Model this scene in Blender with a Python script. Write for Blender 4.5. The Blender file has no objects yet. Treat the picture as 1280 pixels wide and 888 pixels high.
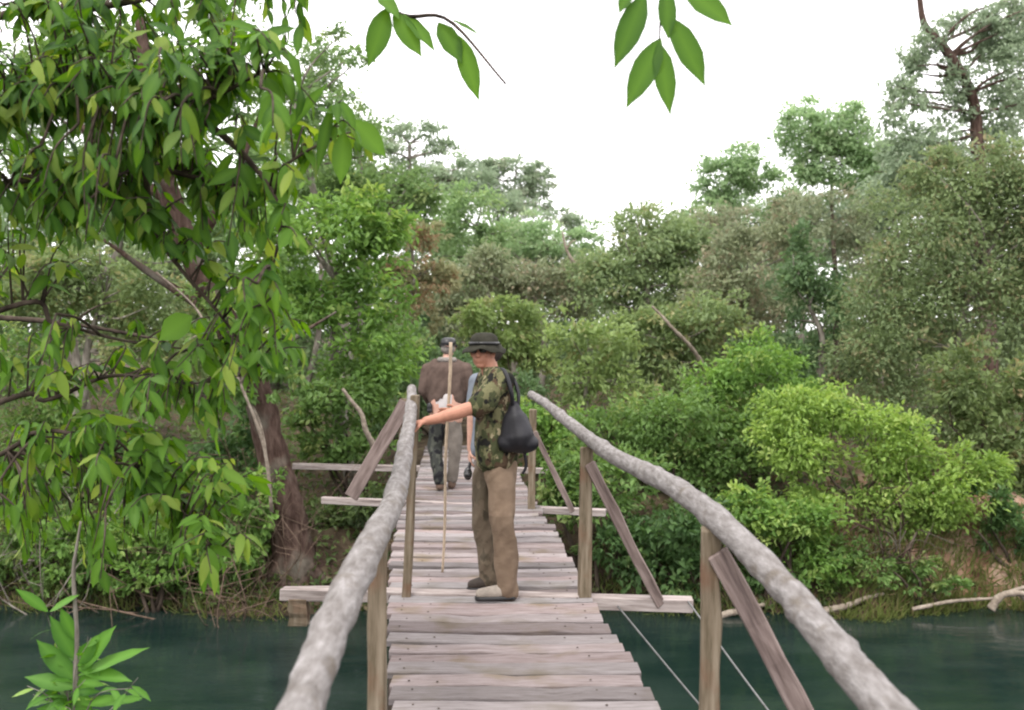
import bpy, bmesh, math, random
import numpy as np
from mathutils import Vector, Matrix

random.seed(7)
rng = np.random.default_rng(7)
F = 1200.0          # focal length in photo pixels (1280 wide)
EYE = 1.6           # eye height above the deck
WATER = -1.8
scene = bpy.context.scene
COL = scene.collection

# ------------------------------------------------------------------ helpers
def P(px, py, Y):
    return np.array([(px - 640.0) / F * Y, Y, EYE - (py - 447.0) / F * Y])

def sstep(t):
    t = np.clip(t, 0, 1)
    return t * t * (3 - 2 * t)

def tag(o, label=None, cat=None, group=None, kind=None):
    if label: o["label"] = label
    if cat: o["category"] = cat
    if group: o["group"] = group
    if kind: o["kind"] = kind
    return o

def empty(name, loc, label, cat, group=None):
    o = bpy.data.objects.new(name, None)
    o.empty_display_size = 0.2
    COL.objects.link(o)
    o.location = Vector(loc)
    return tag(o, label, cat, group)

class MB:
    """collects vertices, faces and a per-vertex tint, links them as one mesh object"""
    def __init__(s):
        s.v = []; s.f = []; s.c = []; s.n = 0
    def add(s, v, f, tint=None):
        v = np.asarray(v, float)
        s.v.append(v)
        s.f += [tuple(int(i) + s.n for i in q) for q in f] if not isinstance(f, np.ndarray) else (f + s.n).tolist()
        if tint is None: tint = np.full((len(v), 2), 0.5)
        s.c.append(tint)
        s.n += len(v)
    def mesh(s, name, origin=(0, 0, 0), smooth=False):
        v = np.concatenate(s.v) - np.asarray(origin, float)
        me = bpy.data.meshes.new(name)
        me.from_pydata(v.tolist(), [], s.f)
        c = np.concatenate(s.c)
        a = me.attributes.new("tint", "FLOAT_COLOR", "POINT")
        full = np.ones((len(v), 4), np.float32)
        full[:, :2] = c[:, :2]
        full[:, 2] = 0
        a.data.foreach_set("color", full.ravel())
        if smooth:
            me.polygons.foreach_set("use_smooth", np.ones(len(me.polygons), bool))
        me.update()
        return me
    def build(s, name, mat, parent=None, origin=None, smooth=False):
        if origin is None:
            origin = tuple(parent.location) if parent is not None else (0, 0, 0)
        me = s.mesh(name, origin, smooth)
        return link(name, me, mat, parent)

def link(name, me, mat, parent=None):
    o = bpy.data.objects.new(name, me)
    if mat: me.materials.append(mat)
    COL.objects.link(o)
    if parent is not None: o.parent = parent
    return o

def spline(pts, n):
    """Catmull-Rom through rows of pts (any number of columns)"""
    p = np.asarray(pts, float)
    if len(p) == 2:
        t = np.linspace(0, 1, n)[:, None]
        return p[0] * (1 - t) + p[1] * t
    q = np.vstack([2 * p[0] - p[1], p, 2 * p[-1] - p[-2]])
    out = []
    segs = len(p) - 1
    for k in np.linspace(0, segs - 1e-6, n):
        i = int(k); t = k - i
        a, b, c, d = q[i], q[i + 1], q[i + 2], q[i + 3]
        out.append(.5 * ((2 * b) + (-a + c) * t + (2 * a - 5 * b + 4 * c - d) * t * t + (-a + 3 * b - 3 * c + d) * t ** 3))
    return np.array(out)

def tube(mb, pts, radii, n=24, seg=8, rough=0.0, tint=None, raw=False):
    """round tapering tube along a smooth path; radii one per control point"""
    pr = np.hstack([np.asarray(pts, float), np.asarray(radii, float)[:, None]])
    s = pr if raw else spline(pr, n)
    n = len(s)
    c = s[:, :3]; r = np.maximum(s[:, 3], 1e-4)
    d = np.gradient(c, axis=0)
    d /= np.linalg.norm(d, axis=1)[:, None] + 1e-9
    up = np.array([0, 0, 1.0]) if abs(d[0, 2]) < .9 else np.array([1.0, 0, 0])
    u = np.cross(d, up); u /= np.linalg.norm(u, axis=1)[:, None] + 1e-9
    w = np.cross(u, d)
    a = np.linspace(0, 2 * np.pi, seg, endpoint=False)
    rr = r[:, None] * (1 + rough * rng.normal(0, 1, (n, seg)))
    V = c[:, None] + rr[..., None] * (np.cos(a)[None, :, None] * u[:, None] + np.sin(a)[None, :, None] * w[:, None])
    V = V.reshape(-1, 3)
    f = []
    for i in range(n - 1):
        for j in range(seg):
            k = (j + 1) % seg
            f.append((i * seg + j, i * seg + k, (i + 1) * seg + k, (i + 1) * seg + j))
    f.append(tuple(range(seg - 1, -1, -1)))
    f.append(tuple((n - 1) * seg + j for j in range(seg)))
    mb.add(V, f, None if tint is None else np.tile(np.asarray(tint, float), (len(V), 1)))

def board(name, p0, p1, w, h, mat, parent, up=(0, 0, 1), bevel=.006, wob=.004, cuts=5):
    """a sawn timber from p0 to p1 (local X is its length) as its own object"""
    p0 = Vector(p0); p1 = Vector(p1)
    L = (p1 - p0).length
    bm = bmesh.new()
    bmesh.ops.create_cube(bm, size=1)
    for v in bm.verts:
        v.co = Vector((v.co.x * L, v.co.y * w, v.co.z * h))
    ed = [e for e in bm.edges if abs(e.verts[0].co.x - e.verts[1].co.x) > L * .5]
    bmesh.ops.subdivide_edges(bm, edges=ed, cuts=cuts, use_grid_fill=True)
    for v in bm.verts:
        v.co += Vector((random.gauss(0, wob), random.gauss(0, wob), random.gauss(0, wob)))
    le = [e for e in bm.edges if e.is_manifold and e.calc_face_angle(0) > 1.0]
    bmesh.ops.bevel(bm, geom=le, offset=bevel, segments=1, affect='EDGES')
    me = bpy.data.meshes.new(name); bm.to_mesh(me); bm.free()
    o = link(name, me, mat, parent)
    x = (p1 - p0).normalized(); z = Vector(up); y = z.cross(x).normalized(); z = x.cross(y)
    m = Matrix((x, y, z)).transposed().to_4x4()
    m.translation = (p0 + p1) / 2 - (parent.location if parent else Vector())
    o.matrix_local = m
    return o

# ------------------------------------------------------------------ materials
def newmat(name):
    m = bpy.data.materials.new(name); m.use_nodes = True
    nt = m.node_tree; nt.nodes.clear()
    return m, nt, (lambda t: nt.nodes.new(t)), nt.links.new

def lin(r, g, b):
    f = lambda c: (c / 255 / 12.92) if c / 255 < .04045 else ((c / 255 + .055) / 1.055) ** 2.4
    return (f(r), f(g), f(b), 1)

def ramp(N, stops, interp='LINEAR'):
    n = N('ShaderNodeValToRGB'); n.color_ramp.interpolation = interp
    el = n.color_ramp.elements
    while len(el) > 1: el.remove(el[-1])
    el[0].position = stops[0][0]; el[0].color = stops[0][1]
    for p, c in stops[1:]:
        e = el.new(p); e.color = c
    return n

LEAFDEF = {}
def leafmat(name, dark, light, accent, trans=.35, rough=.5, spec=.3):
    LEAFDEF[name] = (dark, light, accent, trans, rough, spec)
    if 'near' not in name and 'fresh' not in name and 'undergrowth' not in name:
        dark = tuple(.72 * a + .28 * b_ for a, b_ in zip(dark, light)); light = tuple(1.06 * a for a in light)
    m, nt, N, Lk = newmat(name)
    at = N('ShaderNodeAttribute'); at.attribute_name = "tint"
    sp = N('ShaderNodeSeparateColor'); Lk(at.outputs['Color'], sp.inputs[0])
    mx = N('ShaderNodeMix'); mx.data_type = 'RGBA'
    mx.inputs[6].default_value = (*dark, 1); mx.inputs[7].default_value = (*light, 1)
    Lk(sp.outputs[0], mx.inputs[0])
    pw = N('ShaderNodeMapRange'); pw.inputs[1].default_value = .78; pw.inputs[2].default_value = 1.0
    Lk(sp.outputs[1], pw.inputs[0])
    m2 = N('ShaderNodeMix'); m2.data_type = 'RGBA'; m2.inputs[7].default_value = (*accent, 1)
    Lk(mx.outputs[2], m2.inputs[6]); Lk(pw.outputs[0], m2.inputs[0])
    b = N('ShaderNodeBsdfPrincipled'); b.inputs['Roughness'].default_value = rough
    b.inputs['Specular IOR Level'].default_value = spec
    Lk(m2.outputs[2], b.inputs['Base Color'])
    t = N('ShaderNodeBsdfTranslucent')
    hs = N('ShaderNodeHueSaturation'); hs.inputs['Hue'].default_value = .485; hs.inputs['Saturation'].default_value = 1.15; hs.inputs['Value'].default_value = 1.25
    Lk(m2.outputs[2], hs.inputs['Color']); Lk(hs.outputs[0], t.inputs[0])
    s = N('ShaderNodeMixShader'); s.inputs[0].default_value = trans
    Lk(b.outputs[0], s.inputs[1]); Lk(t.outputs[0], s.inputs[2])
    o = N('ShaderNodeOutputMaterial'); Lk(s.outputs[0], o.inputs[0])
    return m

def noisemat(name, stops, scale=(3, 3, 3), nscale=4, detail=6, rough=.85, bump=.3, bdist=.02, spec=.25, second=None, tint=0.0, coord='Object'):
    """generic mottled surface: noise -> ramp, optional second noise that overlays a colour, bump from both"""
    m, nt, N, Lk = newmat(name)
    tc = N('ShaderNodeTexCoord'); mp = N('ShaderNodeMapping'); mp.inputs['Scale'].default_value = scale
    src = tc.outputs[coord]
    if tint:
        at = N('ShaderNodeAttribute'); at.attribute_name = "tint"
        sc = N('ShaderNodeVectorMath'); sc.operation = 'SCALE'; sc.inputs[3].default_value = 37.0
        Lk(at.outputs['Color'], sc.inputs[0])
        ad = N('ShaderNodeVectorMath'); ad.operation = 'ADD'
        Lk(src, ad.inputs[0]); Lk(sc.outputs[0], ad.inputs[1]); src = ad.outputs[0]
    Lk(src, mp.inputs[0])
    no = N('ShaderNodeTexNoise'); no.inputs['Scale'].default_value = nscale; no.inputs['Detail'].default_value = detail; no.inputs['Roughness'].default_value = .62
    Lk(mp.outputs[0], no.inputs['Vector'])
    rp = ramp(N, stops); Lk(no.outputs[0], rp.inputs[0])
    colr = rp.outputs[0]
    if second:
        n2 = N('ShaderNodeTexNoise'); n2.inputs['Scale'].default_value = second[0]; n2.inputs['Detail'].default_value = 4
        Lk(tc.outputs[coord], n2.inputs['Vector'])
        r2 = ramp(N, [(second[1], (0, 0, 0, 1)), (second[2], (1, 1, 1, 1))]); Lk(n2.outputs[0], r2.inputs[0])
        mx = N('ShaderNodeMix'); mx.data_type = 'RGBA'; mx.inputs[7].default_value = second[3]
        Lk(r2.outputs[0], mx.inputs[0]); Lk(colr, mx.inputs[6]); colr = mx.outputs[2]
    if tint:
        s2 = N('ShaderNodeSeparateColor'); Lk(at.outputs['Color'], s2.inputs[0])
        mr = N('ShaderNodeMapRange'); mr.inputs[3].default_value = 1 - tint; mr.inputs[4].default_value = 1 + tint
        Lk(s2.outputs[0], mr.inputs[0])
        hv = N('ShaderNodeHueSaturation'); Lk(mr.outputs[0], hv.inputs['Value'])
        mr2 = N('ShaderNodeMapRange'); mr2.inputs[3].default_value = .5; mr2.inputs[4].default_value = 1.6
        Lk(s2.outputs[1], mr2.inputs[0]); Lk(mr2.outputs[0], hv.inputs['Saturation'])
        Lk(colr, hv.inputs['Color']); colr = hv.outputs[0]
    b = N('ShaderNodeBsdfPrincipled'); b.inputs['Roughness'].default_value = rough; b.inputs['Specular IOR Level'].default_value = spec
    Lk(colr, b.inputs['Base Color'])
    if bump:
        bp = N('ShaderNodeBump'); bp.inputs['Strength'].default_value = bump; bp.inputs['Distance'].default_value = bdist
        Lk(no.outputs[0], bp.inputs['Height']); Lk(bp.outputs[0], b.inputs['Normal'])
    o = N('ShaderNodeOutputMaterial'); Lk(b.outputs[0], o.inputs[0])
    return m

def plain(name, col, rough=.6, spec=.3, var=.25, nscale=18, bump=.2):
    c = np.array(col[:3])
    return noisemat(name, [(.3, (*(c * (1 - var)), 1)), (.7, (*(c * (1 + var)), 1))], (1, 1, 1), nscale, 4, rough, bump, .006, spec)

def camo(name, base, patches, scale=8.0, near=None):
    """woven camouflage: independent blotch layers over a base colour; near=(y, low, high, knee_z) gives the near trouser leg plain cloth"""
    m, nt, N, Lk = newmat(name)
    tc = N('ShaderNodeTexCoord')
    col = None
    for i, (c, th) in enumerate(patches):
        mp = N('ShaderNodeMapping'); mp.inputs['Location'].default_value = (3.7 * i + 1, 5.1 * i, 2.3 * i); mp.inputs['Scale'].default_value = (1, 1, .75)
        Lk(tc.outputs['Object'], mp.inputs[0])
        no = N('ShaderNodeTexNoise'); no.inputs['Scale'].default_value = scale * (1 + .15 * i); no.inputs['Detail'].default_value = 4; no.inputs['Roughness'].default_value = .55
        Lk(mp.outputs[0], no.inputs['Vector'])
        mr = N('ShaderNodeMapRange'); mr.inputs[1].default_value = th - .012; mr.inputs[2].default_value = th + .012; Lk(no.outputs[0], mr.inputs[0])
        mx = N('ShaderNodeMix'); mx.data_type = 'RGBA'; mx.inputs[6].default_value = base; mx.inputs[7].default_value = c
        Lk(mr.outputs[0], mx.inputs[0])
        if col is not None: Lk(col, mx.inputs[6])
        col = mx.outputs[2]
    f = N('ShaderNodeTexNoise'); f.inputs['Scale'].default_value = 9; f.inputs['Detail'].default_value = 6
    Lk(tc.outputs['Object'], f.inputs['Vector'])
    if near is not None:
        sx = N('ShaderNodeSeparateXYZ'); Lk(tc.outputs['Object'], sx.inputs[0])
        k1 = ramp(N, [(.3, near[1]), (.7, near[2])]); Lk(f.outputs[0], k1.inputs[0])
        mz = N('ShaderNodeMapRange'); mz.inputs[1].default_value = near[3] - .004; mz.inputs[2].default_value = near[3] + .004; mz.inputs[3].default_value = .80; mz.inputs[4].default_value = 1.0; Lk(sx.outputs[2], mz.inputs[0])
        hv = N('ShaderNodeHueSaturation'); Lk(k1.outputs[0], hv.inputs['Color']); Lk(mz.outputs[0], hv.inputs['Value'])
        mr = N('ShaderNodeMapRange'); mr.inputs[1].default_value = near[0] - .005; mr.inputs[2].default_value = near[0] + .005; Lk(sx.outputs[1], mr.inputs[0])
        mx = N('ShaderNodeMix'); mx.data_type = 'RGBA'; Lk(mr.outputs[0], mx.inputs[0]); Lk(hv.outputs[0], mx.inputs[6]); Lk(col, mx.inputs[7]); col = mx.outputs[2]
    b = N('ShaderNodeBsdfPrincipled'); b.inputs['Roughness'].default_value = .9; b.inputs['Specular IOR Level'].default_value = .12
    Lk(col, b.inputs['Base Color'])
    bp = N('ShaderNodeBump'); bp.inputs['Strength'].default_value = .6; bp.inputs['Distance'].default_value = .03
    Lk(f.outputs[0], bp.inputs['Height']); Lk(bp.outputs[0], b.inputs['Normal'])
    o = N('ShaderNodeOutputMaterial'); Lk(b.outputs[0], o.inputs[0])
    return m

M = {}
M['deck'] = noisemat('weathered_plank', [(.22, (.065, .05, .045, 1)), (.40, (.178, .152, .146, 1)), (.6, (.238, .21, .207, 1)), (.8, (.30, .27, .268, 1))],
                     (2.2, 20, 20), 2.6, 10, .85, .6, .008, .2, second=(3.2, .52, .74, (.15, .125, .095, 1)), tint=.36)
M['log'] = noisemat('weathered_log', [(.24, (.09, .078, .07, 1)), (.40, (.165, .15, .14, 1)), (.58, (.25, .234, .226, 1)), (.74, (.36, .342, .336, 1))],
                    (1, .3, 1), 36, 10, .85, 1.0, .014, .2, second=(9, .60, .72, (.15, .13, .11, 1)))
M['post'] = noisemat('olive_timber', [(.3, (.07, .055, .03, 1)), (.5, (.165, .132, .092, 1)), (.75, (.26, .215, .16, 1))],
                     (1.2, 14, 14), 2.5, 7, .85, .5, .008, .2, second=(4, .55, .75, (.15, .075, .045, 1)))
M['brace'] = noisemat('brown_timber', [(.3, (.07, .05, .045, 1)), (.5, (.19, .145, .13, 1)), (.75, (.31, .25, .23, 1))],
                      (1.2, 14, 14), 2.5, 7, .85, .5, .008, .2)
M['beam'] = noisemat('grey_timber', [(.3, (.14, .11, .10, 1)), (.5, (.34, .29, .27, 1)), (.75, (.52, .46, .44, 1))],
                     (1.2, 14, 14), 2.5, 7, .85, .5, .008, .2)
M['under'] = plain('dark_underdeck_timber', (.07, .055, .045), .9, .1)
M['wire'] = plain('dull_wire', (.15, .15, .145), .6, .3)
M['bark_red'] = noisemat('reddish_bark', [(.3, (.035, .02, .015, 1)), (.5, (.08, .052, .042, 1)), (.75, (.16, .112, .09, 1))],
                         (1, 1, .3), 12, 8, .95, 1.0, .05, .1, second=(1.6, .52, .7, (.16, .15, .12, 1)))
M['bark_grey'] = noisemat('grey_bark', [(.3, (.07, .06, .05, 1)), (.5, (.2, .18, .15, 1)), (.75, (.36, .33, .29, 1))],
                          (1, 1, .35), 10, 7, .95, .8, .03, .1)
M['bark_dark'] = noisemat('dark_bark', [(.3, (.02, .015, .012, 1)), (.55, (.075, .058, .045, 1)), (.75, (.14, .11, .09, 1))],
                          (1, 1, .35), 10, 7, .95, .8, .03, .1)
M['dead'] = noisemat('bleached_wood', [(.3, (.14, .11, .085, 1)), (.6, (.30, .255, .205, 1)), (.8, (.40, .36, .31, 1))], (1, 1, 1), 14, 5, .9, .5, .01, .1)
M['twig'] = plain('brown_twig', (.14, .10, .075), .9, .1, .4)
M['skin'] = plain('sunburnt_skin', (.44, .21, .14), .55, .35, .12, 25, .1)
M['skin_pale'] = plain('pale_skin', (.50, .29, .22), .55, .35, .12, 25, .1)
M['hair'] = plain('grey_hair', (.22, .20, .18), .8, .2, .4, 60, .5)
M['hair_dark'] = plain('dark_hair', (.03, .022, .018), .7, .3, .3, 60, .5)
M['bag'] = plain('black_nylon', (.011, .0105, .014), .55, .4, .3, 12, .6)
M['black'] = plain('black_plastic', (.012, .012, .013), .35, .5)
M['hat'] = plain('dark_olive_cloth', (.035, .034, .026), .95, .1, .35, 16, .4)
M['lens'] = plain('dark_lens', (.008, .007, .007), .15, .6)
M['jacket'] = plain('brown_jacket_cloth', (.105, .075, .062), .92, .1, .25, 7, .6)
M['white_cloth'] = plain('white_cloth', (.50, .47, .46), .9, .1, .08, 9, .4)
M['blue_cloth'] = plain('pale_blue_cloth', (.17, .19, .22), .9, .1, .12, 9, .5)
M['grey_cloth'] = plain('grey_trouser_cloth', (.17, .15, .13), .92, .1, .2, 9, .5)
M['shoe_dark'] = plain('dark_leather', (.045, .036, .03), .7, .25)
M['shoe_tan'] = plain('tan_suede', (.27, .235, .20), .85, .15)
M['shoe_brown'] = plain('brown_leather', (.12, .08, .06), .75, .2)
M['staff'] = plain('peeled_stick', (.42, .33, .24), .8, .2, .25, 20)
M['camo_shirt'] = camo('woodland_camo_shirt', (.14, .135, .07, 1), [((.055, .062, .03, 1), .48), ((.075, .05, .032, 1), .55), ((.28, .24, .15, 1), .60), ((.016, .016, .014, 1), .56)], 11)
M['khaki_shaded_trousers'] = camo('khaki_trousers_far_leg_shaded', (.130, .102, .074, 1), [((.10, .082, .058, 1), .52), ((.155, .125, .09, 1), .6), ((.075, .062, .045, 1), .6)], 7,
                          near=(-.01, (.17, .12, .083, 1), (.24, .175, .125, 1), .555))  # far leg: khaki with faint camo, darkened in colour to stand for shade
M['camo_dark'] = camo('dark_camo_cloth', (.045, .048, .043, 1), [((.08, .085, .07, 1), .58), ((.018, .018, .02, 1), .54)], 10)

# leaf palettes: dark, light, accent (base colours)
LP = {
 'near':   leafmat('near_broad_leaf', (.034, .098, .016), (.135, .28, .040), (.30, .40, .08), .5, .5, .2),
 'sprig':  leafmat('fresh_lime_leaf', (.045, .14, .018), (.16, .36, .055), (.30, .46, .10), .38, .45, .22),
 'mid':    leafmat('mid_green_leaf', (.070, .135, .040), (.175, .290, .085), (.30, .36, .13), .42),
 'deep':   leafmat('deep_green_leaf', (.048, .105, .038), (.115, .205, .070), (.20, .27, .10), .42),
 'bright': leafmat('bright_green_leaf', (.090, .185, .045), (.220, .370, .095), (.33, .44, .13), .42),
 'lime':   leafmat('lime_leaf', (.14, .245, .055), (.32, .46, .12), (.42, .52, .17), .42),
 'olive':  leafmat('olive_leaf', (.100, .155, .052), (.225, .305, .105), (.32, .29, .12), .42),
 'oliveb': leafmat('brownish_olive_leaf', (.095, .140, .055), (.205, .275, .110), (.34, .27, .15), .42),
 'yellow': leafmat('yellow_green_leaf', (.13, .20, .055), (.28, .38, .115), (.36, .33, .15), .42),
 'rust':   leafmat('rusty_leaf', (.17, .165, .07), (.31, .28, .13), (.50, .27, .16), .4),
 'brown':  leafmat('dry_brown_leaf', (.125, .14, .075), (.25, .27, .145), (.37, .26, .18), .4),
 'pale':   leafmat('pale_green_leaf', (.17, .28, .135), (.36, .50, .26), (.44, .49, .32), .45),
 'haze':   leafmat('hazy_grey_green_leaf', (.18, .24, .165), (.33, .41, .275), (.42, .42, .33), .45),  # far trees, distance haze put into the leaf colours
 'grass':  leafmat('bank_grass_blade', (.10, .14, .045), (.24, .29, .10), (.34, .28, .16)),
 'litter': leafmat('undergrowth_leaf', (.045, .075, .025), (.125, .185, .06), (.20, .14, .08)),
}

_hazed = {}
def pal_at(pal, Y):  # aerial haze painted into the leaves: base colours mixed paler with depth
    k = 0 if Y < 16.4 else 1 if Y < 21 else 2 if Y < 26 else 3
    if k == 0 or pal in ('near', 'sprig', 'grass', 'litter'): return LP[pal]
    if (pal, k) not in _hazed:
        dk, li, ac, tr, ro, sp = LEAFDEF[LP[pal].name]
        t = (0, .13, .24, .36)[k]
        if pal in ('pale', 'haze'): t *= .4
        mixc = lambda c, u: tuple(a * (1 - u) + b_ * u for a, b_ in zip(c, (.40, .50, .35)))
        _hazed[(pal, k)] = leafmat('%s_%s' % (('', 'lightly_hazed', 'hazed_distant', 'hazy_distant')[k], LP[pal].name), mixc(dk, t), mixc(li, t), mixc(ac, t), tr, ro, sp)
    return _hazed[(pal, k)]

# ------------------------------------------------------------------ world, light, camera
w = bpy.data.worlds.new("World"); scene.world = w; w.use_nodes = True
nt = w.node_tree; nt.nodes.clear()
SUN_EL, SUN_AZ = math.radians(58), math.radians(205)     # azimuth measured from +Y towards +X
sky = nt.nodes.new('ShaderNodeTexSky'); sky.sky_type = 'NISHITA'; sky.sun_disc = False
sky.sun_elevation = SUN_EL; sky.sun_rotation = SUN_AZ; sky.dust_density = 4; sky.air_density = 1.2
mix = nt.nodes.new('ShaderNodeMix'); mix.data_type = 'RGBA'; mix.inputs[0].default_value = .88
mix.inputs[7].default_value = (16.5, 16.0, 16.2, 1)       # bright even overcast cloud
bg = nt.nodes.new('ShaderNodeBackground'); bg.inputs[1].default_value = .165
wo = nt.nodes.new('ShaderNodeOutputWorld')
nt.links.new(sky.outputs[0], mix.inputs[6]); nt.links.new(mix.outputs[2], bg.inputs[0]); nt.links.new(bg.outputs[0], wo.inputs[0])

sd = bpy.data.lights.new("sun", 'SUN'); sd.energy = 2.0; sd.angle = math.radians(14); sd.color = (1, .96, .9)
so = bpy.data.objects.new("sun", sd); COL.objects.link(so)
tosun = Vector((math.cos(SUN_EL) * math.sin(SUN_AZ), math.cos(SUN_EL) * math.cos(SUN_AZ), math.sin(SUN_EL)))
so.rotation_euler = tosun.to_track_quat('Z', 'Y').to_euler()
so.location = tosun * 30

cam = bpy.data.cameras.new("camera"); co = bpy.data.objects.new("camera", cam); COL.objects.link(co)
cam.sensor_width = 36; cam.lens = F / 1280 * 36; cam.clip_start = .05; cam.clip_end = 2000
co.location = (0, 0, EYE); co.rotation_euler = (math.radians(90), 0, 0); cam.shift_y = 3 / 1280
scene.camera = co
cam.dof.use_dof = True; cam.dof.focus_distance = 6.6; cam.dof.aperture_fstop = 2.6
scene.view_settings.view_transform = 'Standard'; scene.view_settings.look = 'None'; scene.view_settings.exposure = 0
scene.cycles.filter_width = 2.1
scene.cycles.max_bounces = 6; scene.cycles.diffuse_bounces = 4; scene.cycles.glossy_bounces = 3; scene.cycles.transmission_bounces = 4
scene.cycles.caustics_reflective = False; scene.cycles.caustics_refractive = False

# ------------------------------------------------------------------ terrain and water
def hnoise(x, y):
    return (.5 * np.sin(.71 * x + 1.3 * np.sin(.43 * y)) + .3 * np.sin(1.63 * x + .9 * y + 2) + .2 * np.sin(3.1 * x - 2.3 * y))

def shore(x):
    return 12.75 + .22 * np.sin(.9 * x + 1) + .12 * np.sin(2.3 * x) + .06 * np.sin(5.1 * x)

def ground(x, y):
    x = np.asarray(x, float); y = np.asarray(y, float)
    d = y - shore(x)
    lump = sstep((x - 3.6) / 1.6)           # the right bank is steeper and higher
    up = -1.85 + (1.05 + .35 * lump) * sstep(d / (1.4 - .2 * lump)) + (.8 - .2 * lump) * sstep((d - 1) / 4) + .055 * np.maximum(0, d - 5) ** .9
    up += .10 * hnoise(x, y) * sstep(d / .8) * (1 - .8 * np.exp(-((x + .9) ** 2) / 2))
    down = -1.85 - 1.1 * sstep(-d / 2.5)
    near = 2.2 * sstep((-3.5 - y) / 3)
    return np.where(d > 0, up, down + near)

def axis(lo, hi, fine_lo, fine_hi, step):
    a = list(np.arange(fine_lo, fine_hi, step))
    v, s = fine_hi, step
    while v < hi: a.append(v); s *= 1.25; v += s
    a.append(hi)
    v, s = fine_lo - step, step
    while v > lo: a.insert(0, v); s *= 1.25; v -= s
    a.insert(0, lo)
    return np.array(a)

gx = axis(-400, 400, -11, 12, .16); gy = axis(-60, 600, 11.8, 18, .13)
X, Y = np.meshgrid(gx, gy)
Z = ground(X, Y)
fine = ((X > -11) & (X < 12) & (Y > 12) & (Y < 18))
Z = Z + np.where(fine, rng.normal(0, .025, Z.shape), 0)
nx, ny = len(gx), len(gy)
idx = np.arange(nx * ny).reshape(ny, nx)
quads = np.stack([idx[:-1, :-1], idx[:-1, 1:], idx[1:, 1:], idx[1:, :-1]], -1).reshape(-1, 4)
mb = MB(); mb.add(np.stack([X, Y, Z], -1).reshape(-1, 3), quads)
m, nt, N, Lk = newmat('bank_soil')
tc = N('ShaderNodeTexCoord')
n1 = N('ShaderNodeTexNoise'); n1.inputs['Scale'].default_value = 2.5; n1.inputs['Detail'].default_value = 10; n1.inputs['Roughness'].default_value = .7
Lk(tc.outputs['Object'], n1.inputs['Vector'])
r1 = ramp(N, [(.3, (.022, .018, .012, 1)), (.45, (.06, .045, .03, 1)), (.58, (.10, .075, .05, 1)), (.72, (.09, .10, .045, 1))]); Lk(n1.outputs[0], r1.inputs[0])
r2 = ramp(N, [(.35, (.10, .055, .036, 1)), (.47, (.27, .16, .105, 1)), (.6, (.38, .28, .21, 1)), (.68, (.13, .12, .06, 1))]); Lk(n1.outputs[0], r2.inputs[0])
sub = N('ShaderNodeVectorMath'); sub.operation = 'SUBTRACT'; sub.inputs[1].default_value = (6.6, 13.6, -.9)
Lk(tc.outputs['Object'], sub.inputs[0])
mu = N('ShaderNodeVectorMath'); mu.operation = 'MULTIPLY'; mu.inputs[1].default_value = (.5, .55, .75); Lk(sub.outputs[0], mu.inputs[0])
ln = N('ShaderNodeVectorMath'); ln.operation = 'LENGTH'; Lk(mu.outputs[0], ln.inputs[0])
mr = N('ShaderNodeMapRange'); mr.inputs[1].default_value = 1.35; mr.inputs[2].default_value = .7; Lk(ln.outputs['Value'], mr.inputs[0])
mx = N('ShaderNodeMix'); mx.data_type = 'RGBA'; Lk(mr.outputs[0], mx.inputs[0]); Lk(r1.outputs[0], mx.inputs[6]); Lk(r2.outputs[0], mx.inputs[7])
b = N('ShaderNodeBsdfPrincipled'); b.inputs['Roughness'].default_value = .95; b.inputs['Specular IOR Level'].default_value = .1
Lk(mx.outputs[2], b.inputs['Base Color'])
bp = N('ShaderNodeBump'); bp.inputs['Strength'].default_value = 1; bp.inputs['Distance'].default_value = .08; Lk(n1.outputs[0], bp.inputs['Height']); Lk(bp.outputs[0], b.inputs['Normal'])
o = N('ShaderNodeOutputMaterial'); Lk(b.outputs[0], o.inputs[0])
tag(mb.build('ground', m, smooth=True), kind='structure')

m, nt, N, Lk = newmat('river_water')
tc = N('ShaderNodeTexCoord'); mp = N('ShaderNodeMapping'); mp.inputs['Scale'].default_value = (1, 2.0, 1); Lk(tc.outputs['Object'], mp.inputs[0])
n1 = N('ShaderNodeTexNoise'); n1.inputs['Scale'].default_value = 2.6; n1.inputs['Detail'].default_value = 6; n1.inputs['Roughness'].default_value = .55; n1.inputs['Distortion'].default_value = .6
Lk(mp.outputs[0], n1.inputs['Vector'])
n2 = N('ShaderNodeTexNoise'); n2.inputs['Scale'].default_value = .7; n2.inputs['Detail'].default_value = 3; Lk(mp.outputs[0], n2.inputs['Vector'])
r1 = ramp(N, [(.35, (.008, .018, .016, 1)), (.65, (.019, .032, .028, 1))]); Lk(n2.outputs[0], r1.inputs[0])
b = N('ShaderNodeBsdfPrincipled'); b.inputs['Roughness'].default_value = .045; b.inputs['IOR'].default_value = 1.4
Lk(r1.outputs[0], b.inputs['Base Color'])
bp = N('ShaderNodeBump'); bp.inputs['Strength'].default_value = .16; bp.inputs['Distance'].default_value = .05; Lk(n1.outputs[0], bp.inputs['Height']); Lk(bp.outputs[0], b.inputs['Normal'])
o = N('ShaderNodeOutputMaterial'); Lk(b.outputs[0], o.inputs[0])
mb = MB(); mb.add([(-300, -50, WATER), (300, -50, WATER), (300, 14.2, WATER), (-300, 14.2, WATER)], [(0, 1, 2, 3)])
tag(mb.build('river_water', m), kind='structure')

# ------------------------------------------------------------------ foliage
def unit(v):
    return v / (np.linalg.norm(v, axis=-1, keepdims=True) + 1e-9)

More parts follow.
